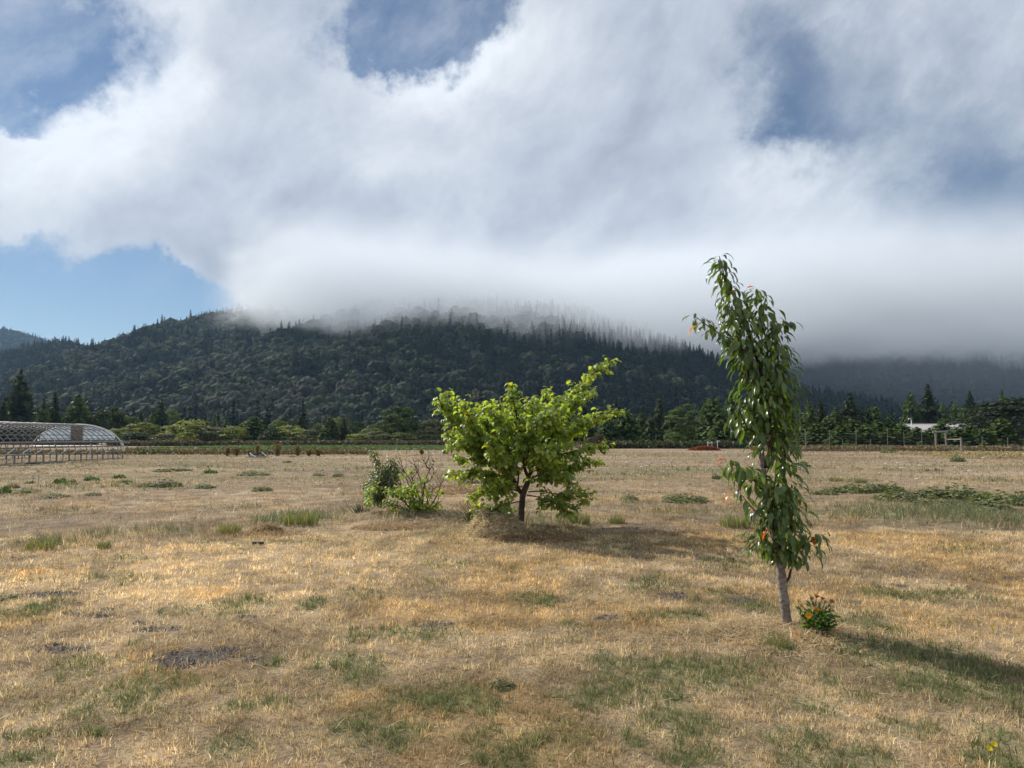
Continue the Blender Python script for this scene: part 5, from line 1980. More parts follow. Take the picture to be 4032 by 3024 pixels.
# taller background trees that break the line of the left wood
for i, (px, top, dp, w, k, lb) in enumerate(((500, 1640, 215, 80, 'b', 'dim round tree behind the yellow green ones by the greenhouse'), (600, 1625, 225, 70, 'c', 'dim conifer just left of the slender dark one'), (672, 1612, 235, 80, 'b', 'hazy tree right of the slender dark conifer'),
                                            (700, 1650, 205, 60, 'd', 'dark tree touching the left side of the wide round topped one'), (785, 1660, 200, 80, 'd', 'dark tree touching the right side of the wide round topped one'), (890, 1648, 210, 60, 'c', 'slight conifer behind the olive green tree'),
                                            (965, 1660, 200, 60, 'b', 'green tree tucked beside the wide dark conifer'), (1110, 1655, 215, 75, 'b', 'hazy round tree above the low black green one'), (1185, 1640, 225, 70, 'c', 'dim pointed tree above the long light green one'),
                                            (1262, 1668, 190, 60, 'b', 'mid green tree filling the gap left of the larger fir'), (1400, 1660, 225, 70, 'd', 'dark tree right of the narrower fir'), (1470, 1672, 205, 90, 'b', 'green tree behind the low shrub trees'), (1640, 1668, 195, 60, 'd', 'dark tree between the dome and the olive green tree'))):
    tree('broadleaf_tree' if k != 'c' else 'conifer', lb, px, top, dp, w, {'b': BRO_G[i % 3], 'd': BRO_K[i % 2], 'c': CONS[i % 4]}[k], .18, bare=.08)
# behind the broad tree and to its right
for px, top, dp, w, cr, lb in ((1790, 1660, 190, 90, CONS[1], 'conifer just behind the left side of the broad green tree'), (1870, 1640, 196, 100, CONS[3], 'conifer hidden behind the broad green tree'),
                               (2240, 1632, 150, 110, CON_FULL[0], 'conifer behind the right branches of the broad green tree'), (2300, 1600, 170, 110, CONS[0], 'dim tall conifer behind the right branch tips'),
                               (2395, 1640, 140, 100, CON_FULL[1], 'cedar right of the branch tips above the wire fence'), (2465, 1620, 142, 135, CON_FULL[2], 'broad dark cedar above the wire fence'),
                               (2525, 1625, 150, 90, CONS[1], 'tree top between the broad cedar and the spruce'), (2562, 1642, 136, 88, CONS[3], 'sparse olive spruce left of the round tree'),
                               (2625, 1655, 146, 80, CONS[2], 'small dark conifer touching the round tree'), (2600, 1572, 215, 80, CONS[0], 'hazy conifer top behind the round tree'),
                               (2810, 1578, 150, 150, CON_FULL[0], 'tall dark conifer right of the round tree'), (2885, 1572, 158, 130, CON_FULL[1], 'dark conifer behind the white gate frame'),
                               (2840, 1660, 128, 110, CON_FULL[2], 'lower green conifer in front of the tall dark one'), (2955, 1620, 140, 120, CONS[1], 'conifer left of the slim tree foliage')):
    tree('conifer', lb, px, top, dp, w, cr, .2)
tree('broadleaf_tree', 'round topped green deciduous tree above the wire fence', 2686, 1596, 142, 132, ROUND, .25, bare=.1)
tree('broadleaf_tree', 'low green growth at the foot of the round topped tree', 2655, 1700, 130, 90, BRO_G[2], .1, bare=.02)
tree('broadleaf_bush', 'reddish brown round bush by the fence, right of the broad tree', 2338, 1712, 120, 66, REDB, .08, bare=.02)
# right of the slim tree: taller row behind, young row in front
back = [(3120, 1610, 150, 100, 'behind the slim tree foliage'), (3190, 1598, 150, 90, 'first of the back row right of the slim tree'), (3235, 1588, 158, 80, 'pointed, second of the back row right of the slim tree'), (3290, 1618, 150, 90, 'rounded, below the tall layered one'),
        (3352, 1562, 150, 118, 'tall and layered, above the deer fence'), (3420, 1612, 152, 84, 'left of the lamp, shorter twin'), (3448, 1606, 156, 84, 'left of the lamp, taller twin'), (3505, 1640, 150, 100, 'low, under the lamp'),
        (3590, 1562, 205, 90, 'slim and dark, behind the lamp'), (3662, 1534, 205, 120, 'tallest at right, behind the white roof'), (3715, 1600, 200, 80, 'right shoulder of the tallest one'), (3765, 1598, 225, 80, 'dim round topped, over the roof'),
        (3826, 1556, 210, 92, 'open crowned, over the right half of the roof'), (3800, 1610, 185, 80, 'bushy, over the right half of the roof'), (3880, 1590, 240, 60, 'far thin one beside the dark wide tree')]
for i, (px, top, dp, w, lb) in enumerate(back):
    tree('conifer', 'conifer, ' + lb, px, top, dp, w, (CONS + CON_FULL)[(i * 3 + 1) % 7] if px != 3352 else CON_TIER, .22)
young = [(3160, 1660, 108, 'left edge, partly behind the slim tree'), (3215, 1672, 104, 'second from the slim tree'), (3262, 1650, 106, 'third from the slim tree'), (3312, 1680, 100, 'fourth from the slim tree'), (3358, 1655, 104, 'fifth from the slim tree'),
         (3408, 1678, 100, 'sixth from the slim tree'), (3455, 1664, 104, 'seventh from the slim tree'), (3505, 1690, 100, 'under the street lamp'), (3552, 1672, 104, 'below the left end of the white roof'), (3610, 1688, 101, 'left of the wooden gate frame'),
         (3660, 1692, 104, 'between the lamp and the wooden gate frame'), (3708, 1668, 112, 'behind the wooden gate frame'), (3768, 1690, 104, 'behind the gate rail'), (3820, 1678, 106, 'behind the single gate post'), (3870, 1694, 102, 'right of the single gate post')]
for i, (px, top, dp, lb) in enumerate(young):
    tree('young_conifer', 'young spreading conifer behind the deer fence, ' + lb, px, top, dp, 112 + (i * 37) % 30, CON_FULL[i % 3], .1, group='young conifers behind the deer fence')
tree('broadleaf_tree', 'very dark wide evergreen tree at the right edge', 3985, 1572, 140, 330, bm_(700, [(.020, .032, .014), (.028, .042, .018), (.036, .05, .022)], nclump=120, per=46, leaf=.075, spread=.20), .35, bare=.12)
tree('broadleaf_tree', 'green bushy evergreen right of the wooden gate', 3942, 1652, 104, 130, CON_FULL[1], .15)
tree('conifer', 'conifer tip poking above the dark wide tree at right', 3952, 1552, 190, 60, CONS[3], .2)
tree('broadleaf_bush', 'brownish bush at the right edge below the dark wide tree', 4015, 1728, 108, 90, REDB, .08, bare=.02)
tree('dead_conifer', 'rusty brown conifer standing out on the foot of the hill', 1872, 1525, 420, 80, cm(710, [(.085, .06, .04), (.065, .05, .035)], levels=9, per=8, ragged=.45, droop=.4), .25)

# far landmark trees on the ridge
for px, top, h, lb in ((735, 1245, 26, 'lone tall pine standing above the ridge line'), (940, 1192, 22, 'ragged pine at the highest clear point of the ridge'), (825, 1230, 20, 'pine tip on the ridge between the lone pine and the cloud')):
    d = 1310.0
    x = P(px, 1250, d).x
    z = float(hill_main(np.array([x / d]), np.array([d]))[0])
    zt = P(px, top, d).z
    root = thing('ridge_pine', lb, 'tree', (x, d, z - 1))
    link('crown', CON_TIER[1], root, (0, 0, 0), None, ((zt - z) * .30, (zt - z) * .30, zt - z))
    mb = MB()
    mb.tube([(0, 0, 0), (0, 0, (zt - z) * .95)], [.6, .1], 6)
    link('trunk', mb.mesh('trunk', [M_BARK]), root)


# ------------------------------------------------------------------ bramble hedge and crop strip in the distance
def leaf_mass(name, label, cat, x0, x1, y0, y1, h, n, size, cols, seed, kind='stuff', hvar=.6):
    rng = np.random.default_rng(seed)
    x = rng.uniform(x0, x1, n)
    y = rng.uniform(y0, y1, n)
    top = h * (1 - hvar * .5 + hvar * (fbm(x * .35, y * .35, seed, 4) - .25))
    z = rng.uniform(.02, 1, n) ** .7 * top
    nrm = np.stack([rng.normal(0, .5, n), rng.normal(-.4, .5, n), rng.uniform(.2, 1, n)], 1)
    v, q = quads_at(np.stack([x, y, z], 1), nrm, size * rng.uniform(.6, 1.4, n), rng)
    pick = np.clip(((fbm(x * .5, y * .5, seed + 1, 3) - .3) / .4 * len(cols)).astype(int) + rng.integers(-1, 2, n), 0, len(cols) - 1)
    c = np.array(cols)[pick] * rng.uniform(.7, 1.3, (n, 1))
    tag(link(name, mesh_np(name, v, q, [M_FOLIAGE], np.repeat(c, 4, 0))), label, cat, kind=kind)


BR = [(.085, .065, .05), (.105, .08, .06), (.065, .055, .042), (.075, .075, .045)]
leaf_mass('bramble_hedge', 'long brown bramble hedge below the left tree line', 'hedge', -80, -8, 146, 152, 1.15, 12000, .38, BR, 801)
leaf_mass('bramble_hedge', 'brown undergrowth below the trees left of the broad tree', 'hedge', -8, 22, 134, 140, 1.0, 5000, .4, BR, 802)
leaf_mass('crop', 'low green crop growing in a strip before the hedge', 'crop', -52, -4, 98, 138, .24, 11000, .42, [(.105, .145, .06), (.125, .165, .065), (.09, .125, .06)], 803)
leaf_mass('undergrowth', 'dark undergrowth along the foot of the right hand conifers', 'undergrowth', 14, 90, 112, 120, 1.2, 9000, .45, [(.03, .05, .02), (.045, .062, .025), (.06, .055, .035)], 804)
leaf_mass('dry_weeds', 'tall dry weeds along the deer fence at right', 'weeds', 30, 72, 88, 95, .75, 8000, .22, [(.22, .165, .11), (.17, .125, .085), (.14, .13, .075), (.25, .19, .13)], 805)
leaf_mass('dry_weeds', 'brown weeds along the left fence line', 'weeds', -52, -14, 71.5, 74.5, .55, 7000, .16, [(.16, .105, .06), (.20, .14, .08), (.13, .11, .05), (.10, .11, .045)], 806)
leaf_mass('dry_weeds', 'tan dry grass bank under the middle wire fence', 'weeds', 10, 32, 114, 122, .6, 4500, .3, [(.28, .21, .13), (.22, .15, .09), (.16, .12, .08)], 807)
leaf_mass('dry_weeds', 'tall tan grass on the slight rise at the right edge', 'weeds', 36, 58, 56, 72, .45, 7000, .12, [(.32, .245, .16), (.26, .195, .125), (.36, .28, .18)], 808)


def dead_stalks():
    rng = random.Random(71)
    for i, (px, top, base, w, lb) in enumerate(((895, 1752, 1796, 26, 'leftmost dead brown weed clump on the left fence line'), (932, 1755, 1797, 22, 'dead brown weed clump left of the lumber pile'), (1012, 1745, 1790, 14, 'thin dead weed stalk behind the lumber pile'),
                                               (1092, 1735, 1799, 28, 'tallest orange brown weed stalk right of the lumber pile'), (1172, 1745, 1797, 18, 'thin dead weed right of the orange brown one'), (1252, 1762, 1797, 24, 'low dead weed clump at the right of the fence line'), (1215, 1766, 1797, 20, 'small dead weed clump beside the low one'),
                                               (1660, 1768, 1790, 16, 'dark dead weed stub left of the hive box'))):
        d = 66.0 if px < 1600 else 72.0
        x = P(px, 1790, d).x
        H = P(px, top, d).z
        root = thing('dead_weed', lb, 'weed', (x, d, 0))
        mb = MB()
        lf = []
        for _ in range(9):
            a, b = rng.gauss(0, w / F * d * .28), rng.gauss(0, .15)
            h = H * rng.uniform(.6, 1.0)
            mb.tube([(a * .5, b * .5, 0), (a * .8, b * .8, h * .6), (a, b, h)], [.022, .016, .008], 4, cap=False)
            for _ in range(26):
                t = rng.uniform(.15, 1)
                lf.append((a * t + rng.gauss(0, .07), b * t + rng.gauss(0, .07), h * t))
        link('stem', mb.mesh('stem', [M_TWIG_GREY]), root)
        c = np.array(lf)
        r2 = np.random.default_rng(i)
        v, q = quads_at(c, r2.normal(0, 1, c.shape), .10 * r2.uniform(.6, 1.4, len(c)), r2)
        cols = np.array([(.20, .12, .05), (.15, .09, .04), (.24, .16, .07), (.12, .10, .04)])[r2.integers(0, 4, len(c))]
        o = link('foliage', mesh_np('foliage', v, q, [M_FOLIAGE], np.repeat(cols, 4, 0)), root)
        o['kind'] = 'stuff'


dead_stalks()


# ------------------------------------------------------------------ fences
def fence(name, label, posts, wires, wire_r=.006, post_r=.05, mat=None):
    """posts: (x, y, height, radius factor)"""
    x0, y0 = posts[0][:2]
    root = thing(name, label, 'fence', (x0, y0, 0))
    cache = {}
    for (x, y, h, rf) in posts:
        k = (round(h, 1), rf)
        if k not in cache:
            mb = MB()
            hh = k[0]
            mb.tube([(0, 0, -.2), (.01, 0, hh * .5), (0, 0, hh)], [post_r * rf, post_r * rf * .95, post_r * rf * .85], 7, wob=.06, rng=np.random.default_rng(int(hh * 10)))
            cache[k] = mb.mesh('post', [mat or M_POST], smooth=False)
        link('post', cache[k], root, (x - x0, y - y0, 0), (R(random.uniform(-2, 2)), R(random.uniform(-2, 2)), random.uniform(0, 6)))
    for w in wires:
        mb = MB()
        pts = []
        for (x, y, h, rf) in posts:
            if h * .98 < w:
                continue
            pts.append((x - x0, y - y0 - .05, w))
        if len(pts) > 1:
            mb.tube(np.array(pts), wire_r, 4, cap=False)
            link('wire', mb.mesh('wire', [M_WIRE]), root)


def fpx(px, base_depth, top):
    p = P(px, top, base_depth)
    return p.x, base_depth, p.z


pl = []
for px, d, top, rf in ((500, 80, 1752, 1), (540, 79, 1752, 1.1), (560, 79, 1750, 1.1), (690, 78, 1768, .6), (772, 77, 1770, .6), (850, 76, 1768, .6), (930, 75, 1762, .7), (1012, 75, 1748, .9), (1092, 74.5, 1762, .6), (1173, 74, 1738, .8), (1255, 74, 1762, .6),
                        (1333, 74, 1760, .6), (1412, 74, 1756, .7), (1500, 74, 1762, .5), (1602, 74, 1756, .6), (1656, 74, 1740, .7), (1686, 75, 1756, .6), (1800, 76, 1758, .6)):
    x, y, h = fpx(px, d, top)
    pl.append((x, y, max(h, .6), rf))
fence('wire_fence', 'low wire fence with thin posts along the far edge of the left field', pl, (.25, .5, .72), .005)
pl = []
for px, d, top, rf in ((2290, 122, 1738, 1), (2350, 122, 1740, .8), (2412, 122, 1735, 1.3), (2432, 122, 1728, .7), (2486, 122, 1740, 1.2), (2530, 122, 1744, .8), (2573, 122, 1739, 1.3), (2581, 121, 1724, 1.1), (2592, 122, 1737, .9), (2640, 122, 1740, .8), (2679, 121, 1733, 1.7), (2735, 121, 1738, 1), (2860, 118, 1735, 1.1), (2905, 115, 1737, 1), (2960, 112, 1738, 1.0)):
    x, y, h = fpx(px, d, top)
    pl.append((x, y, max(h, .8), rf))
fence('wire_fence', 'wire mesh fence with short grey posts below the round topped tree', pl, (.2, .4, .6, .8, 1.0), .008, .07)
pl = []
for px, d, top, rf in ((3010, 100, 1692, 1), (3090, 94, 1690, 1), (3173, 88, 1688, 1.5), (3264, 87, 1690, 1), (3317, 86.5, 1728, .9), (3369, 86, 1684, 1), (3428, 86, 1728, .9), (3492, 86, 1684, 1), (3560, 90, 1700, .8), (3628, 92, 1692, 1), (3868, 92, 1720, 1), (3966, 92, 1722, 1.3), (4060, 92, 1720, 1.2)):
    x, y, h = fpx(px, d, top)
    pl.append((x, y, h, rf))
fence('deer_fence', 'tall thin deer fence in front of the young conifers at right', pl, (.3, .6, .9, 1.2, 1.5, 1.8, 2.1), .006, .045)


def log(a, b, r, seed=0, n=9):
    mb = MB()
    a, b = np.array(a, float), np.array(b, float)
    mb.tube([a, a * .66 + b * .34, a * .33 + b * .67, b], [r * 1.04, r, r * .98, r * .95], n, wob=.04, rng=np.random.default_rng(seed))
    return mb


def gate():
    d = 96.0
    p1, p2 = P(3686, 1772, d), P(3728, 1772, d)
    ht = P(3700, 1703, d).z
    root = thing('gate_frame', 'weathered wooden gate frame of two tall posts with a top beam', 'gate', (p1.x, d, 0))
    w = p2.x - p1.x
    link('post', log((0, 0, -.3), (.03, 0, ht), .13, 1).mesh('post', [M_WOOD]), root)
    link('post', log((w, 0, -.3), (w - .08, 0, ht + .05), .12, 2).mesh('post', [M_WOOD]), root)
    link('beam', log((-.35, -.02, ht + .06), (w + .22, -.02, ht + .12), .12, 3).mesh('beam', [M_WOOD]), root)
    p3 = P(3788, 1780, 86.0)
    h3 = P(3788, 1722, 86.0).z
    root2 = thing('rail_post', 'single wooden post with a rail running to the gate frame', 'fence', (p3.x, 86.0, 0))
    link('post', log((0, 0, -.3), (-.06, 0, h3), .11, 4).mesh('post', [M_WOOD]), root2)
    link('rail', log((-.06, .08, h3 - .22), (p2.x - p3.x, d - 86.0 - .14, P(3730, 1730, d).z), .06, 5).mesh('rail', [M_WOOD]), root2)


gate()


def little_white_gate():
    d = 112.0
    p = P(2788, 1760, d)
    root = thing('post_and_rail', 'small pale post and rail frame above the red brush heap', 'fence', (p.x, d, 0))
    z = P(2788, 1742, d).z
    for px, top in ((2787, 1738), (2803, 1738), (2825, 1735)):
        q = P(px, top, d)
        link('post', log((q.x - p.x, 0, -.2), (q.x - p.x, 0, q.z), .06, px).mesh('post', [M_WHITE]), root)
    a, b = P(2784, 1744, d), P(2803, 1744, d)
    link('rail', log((a.x - p.x, -.07, a.z), (b.x - p.x, -.07, b.z), .06, 8).mesh('rail', [M_WHITE]), root)
    a, b = P(2822, 1737, d), P(2834, 1737, d)
    link('rail', log((a.x - p.x, -.07, a.z), (b.x - p.x, -.07, b.z), .06, 9).mesh('rail', [M_WHITE]), root)


little_white_gate()


# ------------------------------------------------------------------ the greenhouse frame
def greenhouse():
    xc, hw, y1, y0 = -34.0, 3.6, 58.0, 30.0
    spring, rise = .55, 2.12
    root = thing('greenhouse', 'bare steel greenhouse frame with one glazed gable at left', 'greenhouse', (xc, y1, 0))

    def arch(a):
        return hw * math.cos(a), spring + rise * math.sin(a) ** .9
    mb = MB()
    A = [math.pi * i / 22 for i in range(23)]
    pts = [(arch(a)[0], 0, arch(a)[1]) for a in A]
    mb.tube(pts, .030, 6, cap=False)
    hoop_me = mb.mesh('hoop', [M_STEEL], smooth=True)
    mb = MB()
    mb.tube(pts, .045, 6, cap=False)
    end_me = mb.mesh('hoop', [M_WHITE], smooth=True)
    mb = MB()
    mb.tube([(0, 0, -.1), (0, 0, spring)], .035, 6)
    post_me = mb.mesh('post', [M_STEEL_DULL])
    mb = MB()
    mb.tube([(0, 0, -.1), (0, 0, spring)], .06, 6)
    post2_me = mb.mesh('post', [M_STEEL_DULL])
    mb = MB()
    mb.tube([(-.12, 0, .0), (.22, .35, .42)], .04, 6)
    brace_me = mb.mesh('brace', [M_WHITE])
    n = int((y1 - y0) / .7)
    for k in range(n + 1):
        y = -k * .7
        link('hoop', end_me if k == 0 else hoop_me, root, (0, y, 0))
        for sx in (1, -1):
            link('post', post2_me if k % 2 == 0 else post_me, root, (sx * hw, y, 0))
        if k % 2 == 1:
            link('brace', brace_me, root, (hw, y, spring))
    L = y1 - y0
    # purlins along the arch, rails at the side
    for a in (.32, .62, .92, 1.24, 1.571, 1.9, 2.22, 2.52, 2.82):
        x, z = arch(a)
        mb = MB()
        mb.tube([(x * .99, .0, z - .04), (x * .99, -L, z - .04)], .025, 6)
        link('purlin', mb.mesh('purlin', [M_STEEL]), root)
    for x, z, r in ((hw + .04, spring, .035), (hw + .10, spring + .44, .045), (-hw - .04, spring, .035), (hw + .02, .06, .03), (-hw, .06, .03), (hw - .02, 1.32, .05)):
        mb = MB()
        mb.tube([(x, .02, z), (x, -L, z)], r, 6)
        link('rail', mb.mesh('rail', [M_STEEL if z > .8 and z < 1.2 else M_STEEL_DULL]), root)
    # far inner frame: cross ties and diagonal wires that make the dense lattice
    for k in range(0, n, 2):
        mb = MB()
        a1, a2 = arch(.45), arch(math.pi - .45)
        mb.tube([(a1[0], 0, a1[1]), (a2[0], 0, a2[1])], .02, 5)
        link('tie', mb.mesh('tie', [M_STEEL_DULL]), root, (0, -k * .7, 0))

    # glazed gable at the far end, panels set in the arch above 1.45 m
    def gable(nm, x0, x1, mat, zlow=1.45, yoff=.05):
        xs = np.linspace(x0, x1, 12)
        top = [max(spring + rise * max(1 - (x / hw) ** 2, 0) ** .45 - .05, zlow + .01) for x in xs]
        v, q = [], []
        for yy in (yoff, yoff + .012):
            for x, t in zip(xs, top):
                v += [(x, yy, zlow), (x, yy, t)]
        m = len(xs)
        for i in range(m - 1):
            q.append([2 * i, 2 * i + 2, 2 * i + 3, 2 * i + 1])
            o = 2 * m
            q.append([o + 2 * i, o + 2 * i + 1, o + 2 * i + 3, o + 2 * i + 2])
            q.append([2 * i + 1, 2 * i + 3, o + 2 * i + 3, o + 2 * i + 1])
            q.append([2 * i, o + 2 * i, o + 2 * i + 2, 2 * i + 2])
        link(nm, mesh_np(nm, v, np.array(q), [mat]), root)
    bw = .60
    xx = [-2.95, -2.35, -1.75, -1.15, -.55]
    for a, b in zip(xx[:-1], xx[1:]):
        gable('glass_panel', a, b - .03, M_PLASTIC)
    gable('board_panel', -.55, .42, M_BOARD, 1.40, .03)
    xx = [.47, 1.05, 1.65, 2.25, 2.95]
    for a, b in zip(xx[:-1], xx[1:]):
        gable('glass_panel', a, b - .03, M_PLASTIC)
    for x in (-1.75, .44, 1.05, 2.25):
        zt = spring + rise * (1 - (x / hw) ** 2) ** .45
        mb = MB()
        mb.tube([(x, 0, 0 if x > 1 or x < -1 else 1.3), (x, 0, zt)], .03, 6)
        link('mullion', mb.mesh('mullion', [M_WHITE]), root)
    mb = MB()
    mb.tube([(-3.1, 0, 1.42), (3.1, 0, 1.42)], .04, 6)
    link('gable_rail', mb.mesh('gable_rail', [M_STEEL]), root)
    mb = MB()
    mb.tube([(-3.6, 0, .98), (3.6, 0, .98)], .03, 6)
    link('gable_rail', mb.mesh('gable_rail', [M_STEEL]), root)
    mb = MB()
    mb.tube([(hw, -.02, .1), (hw - .9, .0, .95)], .025, 5)
    link('brace', mb.mesh('brace', [M_STEEL]), root)
    # curved white flashing at the right foot of the gable
    mb = MB()
    mb.tube([(arch(a)[0] + .03, -.02, arch(a)[1] + .02) for a in (.0, .06, .13, .2, .27, .34)], .10, 7)
    link('flashing', mb.mesh('flashing', [M_WHITE], smooth=True), root)


greenhouse()
# boards lying along the foot of the frame, and weeds growing there
for i, (px, py, L, rz, lb) in enumerate(((60, 1836, 4.5, 1.52, 'grey plank on the ground at the foot of the greenhouse, nearest the left edge'), (225, 1824, 3.2, 1.50, 'pale plank on the ground below the greenhouse braces'), (150, 1828, 1.6, 1.4, 'short dark plank between the two longer ones by the greenhouse'))):
    x, y = G(px, py)
    mb = MB()
    mb.box((0, 0, 0), (L, .22, .06))
    tag(link('plank', mb.mesh('plank', [M_DARK if i == 2 else M_WOOD]), None, (x, y, .06), (0, R(1.5), rz)), lb, 'plank')


# ------------------------------------------------------------------ building, lamp, hive box, scrap and brush heaps
def building():
    d = 152.0
    a, b = P(3588, 1700, d), P(3888, 1700, d)
    L = b.x - a.x
    ze, zr = P(3700, 1702, d).z, P(3700, 1669, d).z
    wd = 7.5
    root = thing('building', 'long low building with a pale roof behind the conifers', 'building', ((a.x + b.x) / 2, d + wd / 2, 0), rz=R(-3))
    mb = MB()
    mb.box((0, 0, ze / 2 - .05), (L - .6, wd - .6, ze))
    link('wall', mb.mesh('wall', [M_WALL]), root)
    h = L / 2
    for s in (-1, 1):
        mb = MB()
        v = []
        for dz in (0, .12):
            v += [(-h, s * (wd / 2 + .2), ze + dz), (h, s * (wd / 2 + .2), ze + dz), (h - 1.6, s * .01, zr + dz), (-h, s * .01, zr + dz)]
        q = [[0, 1, 2, 3], [4, 7, 6, 5], [0, 4, 5, 1], [1, 5, 6, 2], [2, 6, 7, 3], [3, 7, 4, 0]]
        mb.add(v, q)
        link('roof_slope', mb.mesh('roof_slope', [M_ROOF]), root)
    mb = MB()
    mb.add([(h, -wd / 2 - .2, ze + .02), (h, wd / 2 + .2, ze + .02), (h - 1.6, 0, zr + .10)], tris=[[0, 1, 2]])
    mb.add([(h, -wd / 2 - .2, ze - .1), (h, wd / 2 + .2, ze - .1), (h - 1.6, 0, zr - .02)], tris=[[0, 2, 1]])
    link('roof_hip', mb.mesh('roof_hip', [M_ROOF]), root)
    mb = MB()
    mb.box((0, 0, zr + .14), (L - 1.8, .35, .06))
    link('ridge_cap', mb.mesh('ridge_cap', [M_WHITE]), root)
    for k in range(4):
        x = -h + 2.5 + k * 3.4
        f = MB()
        f.box((0, 0, 0), (1.2, .08, 1.0))
        w = link('window', f.mesh('window', [M_WHITE]), root, (x, -wd / 2 + .28, ze * .6))
        g = MB()
        g.box((0, -.05, 0), (1.0, .03, .8))
        link('pane', g.mesh('pane', [M_DARK]), w)


building()


def lamp():
    d = 149.0
    p = P(3590, 1700, d)
    t = P(3590, 1649, d).z
    root = thing('street_lamp', 'white street lamp standing above the left end of the pale roof', 'lamp', (p.x, d, 0))
    mb = MB()
    mb.tube([(0, 0, 0), (0, 0, t - .1)], [.11, .08], 8)
    link('pole', mb.mesh('pole', [M_WHITE], smooth=True), root)
    mb = MB()
    mb.tube([(0, 0, t - .1), (-.12, 0, t), (-.3, 0, t)], .08, 8)
    link('arm', mb.mesh('arm', [M_WHITE], smooth=True), root)
    mb = MB()
    mb.box((-.32, 0, t), (.5, .28, .16))
    mb.box((-.34, 0, t + .1), (.36, .2, .06))
    link('lamp_head', mb.mesh('lamp_head', [M_WHITE]), root)


lamp()


def hive():
    x, y = G(1754, 1788)
    w = .54
    root = thing('hive_box', 'dark weathered hive box standing alone left of the broad tree', 'box', (x, y, 0), rz=R(12))
    for k in range(2):
        mb = MB()
        mb.box((0, 0, .20 + .26 * k), (w - .01 * k, .42, .25))
        bo = link('box_body', mb.mesh('box_body', [M_HIVE]), root)
        m2 = MB()
        m2.box((0, -.215, .23 + .26 * k), (.14, .02, .035))
        link('hand_hold', m2.mesh('hand_hold', [M_DARK]), bo)
    mb = MB()
    mb.box((0, 0, .62), (w + .06, .48, .07))
    link('lid', mb.mesh('lid', [M_HIVE_LID]), root)
    mb = MB()
    mb.box((0, -.03, .055), (w - .06, .44, .05))
    for sx in (-.18, .18):
        mb.box((sx, 0, .0), (.12, .4, .10))
    link('stand', mb.mesh('stand', [M_WOOD]), root)


hive()


def lumber():
    x, y = G(1012, 1803)
    gx = [('a', -0.75, -.05, .42, .18, .10, .40, M_WOOD), ]
    spec = [((-.70, -.1, .14), (.75, -.15, .06), .05, M_WOOD), ((-.62, .0, .10), (.95, -.05, .12), .045, M_WOOD), ((-.55, -.12, .36), (.0, -.35, .08), .032, M_WHITE), ((.35, .1, .44), (.78, -.1, .16), .032, M_WHITE),
            ((-.5, .2, .30), (.6, .25, .36), .06, M_DARK), ((-.8, .1, .30), (.5, .2, .16), .06, M_DARK), ((-.15, .05, .46), (-.55, .0, .26), .07, M_STEEL), ((-.85, -.3, .05), (.9, -.35, .04), .05, M_WOOD), ((.0, .1, .30), (.7, .1, .30), .05, M_DARK), ((-.75, .1, .55), (-.62, .05, .08), .05, M_DARK), ((-.4, .25, .18), (.9, .2, .22), .06, M_STEEL_DULL)]
    names = ['leaning', 'lowest', 'white slanting', 'white right hand', 'dark upper', 'dark long', 'short steel', 'front', 'dark middle', 'upright dark', 'rear grey']
    for (a, b, r, m), nm in zip(spec, names):
        mb = MB()
        a, b = np.array(a), np.array(b)
        dv = b - a
        L = np.linalg.norm(dv)
        q = Vector(dv).to_track_quat('X', 'Z')
        mb.box((0, 0, 0), (L, r * 2.2, r), M=q.to_matrix())
        c = (a + b) / 2
        tag(link('board', mb.mesh('board', [m]), None, (x + c[0], y + c[1], c[2] + .02)), nm + ' board in the scrap lumber pile on the left fence line', 'board', 'scrap lumber pile')


lumber()
x_, y_ = G(2772, 1774)
heap('brush_heap', 'low heap of rust red dead brush in front of the pale frame', 'brush', x_, y_, 1.9, .9, .52, 2600, 21, [(.26, .065, .03), (.20, .05, .028), (.30, .10, .05), (.14, .05, .03)], stl=(.25, .7), wid=.022)
x_, y_ = G(1150, 1800)
heap('soil_heap', 'small tan mound at the foot of the dead weeds', 'soil', x_, y_, .35, .25, .16, 300, 22, [(.40, .30, .19), (.33, .25, .16)])
x_, y_ = G(1017, 2147)
mb = MB()
rb = random.Random(3)
for k in range(3):
    mb.box((k * .05 - .05, rb.uniform(-.02, .02), .02), (.06, .05, .035), rz=k * .7)
tag(link('dark_clod', mb.mesh('dark_clod', [M_DARK]), None, (x_, y_, gz(x_, y_) + .01)), 'tiny black clod lying on the bright straw left of centre', 'clod')


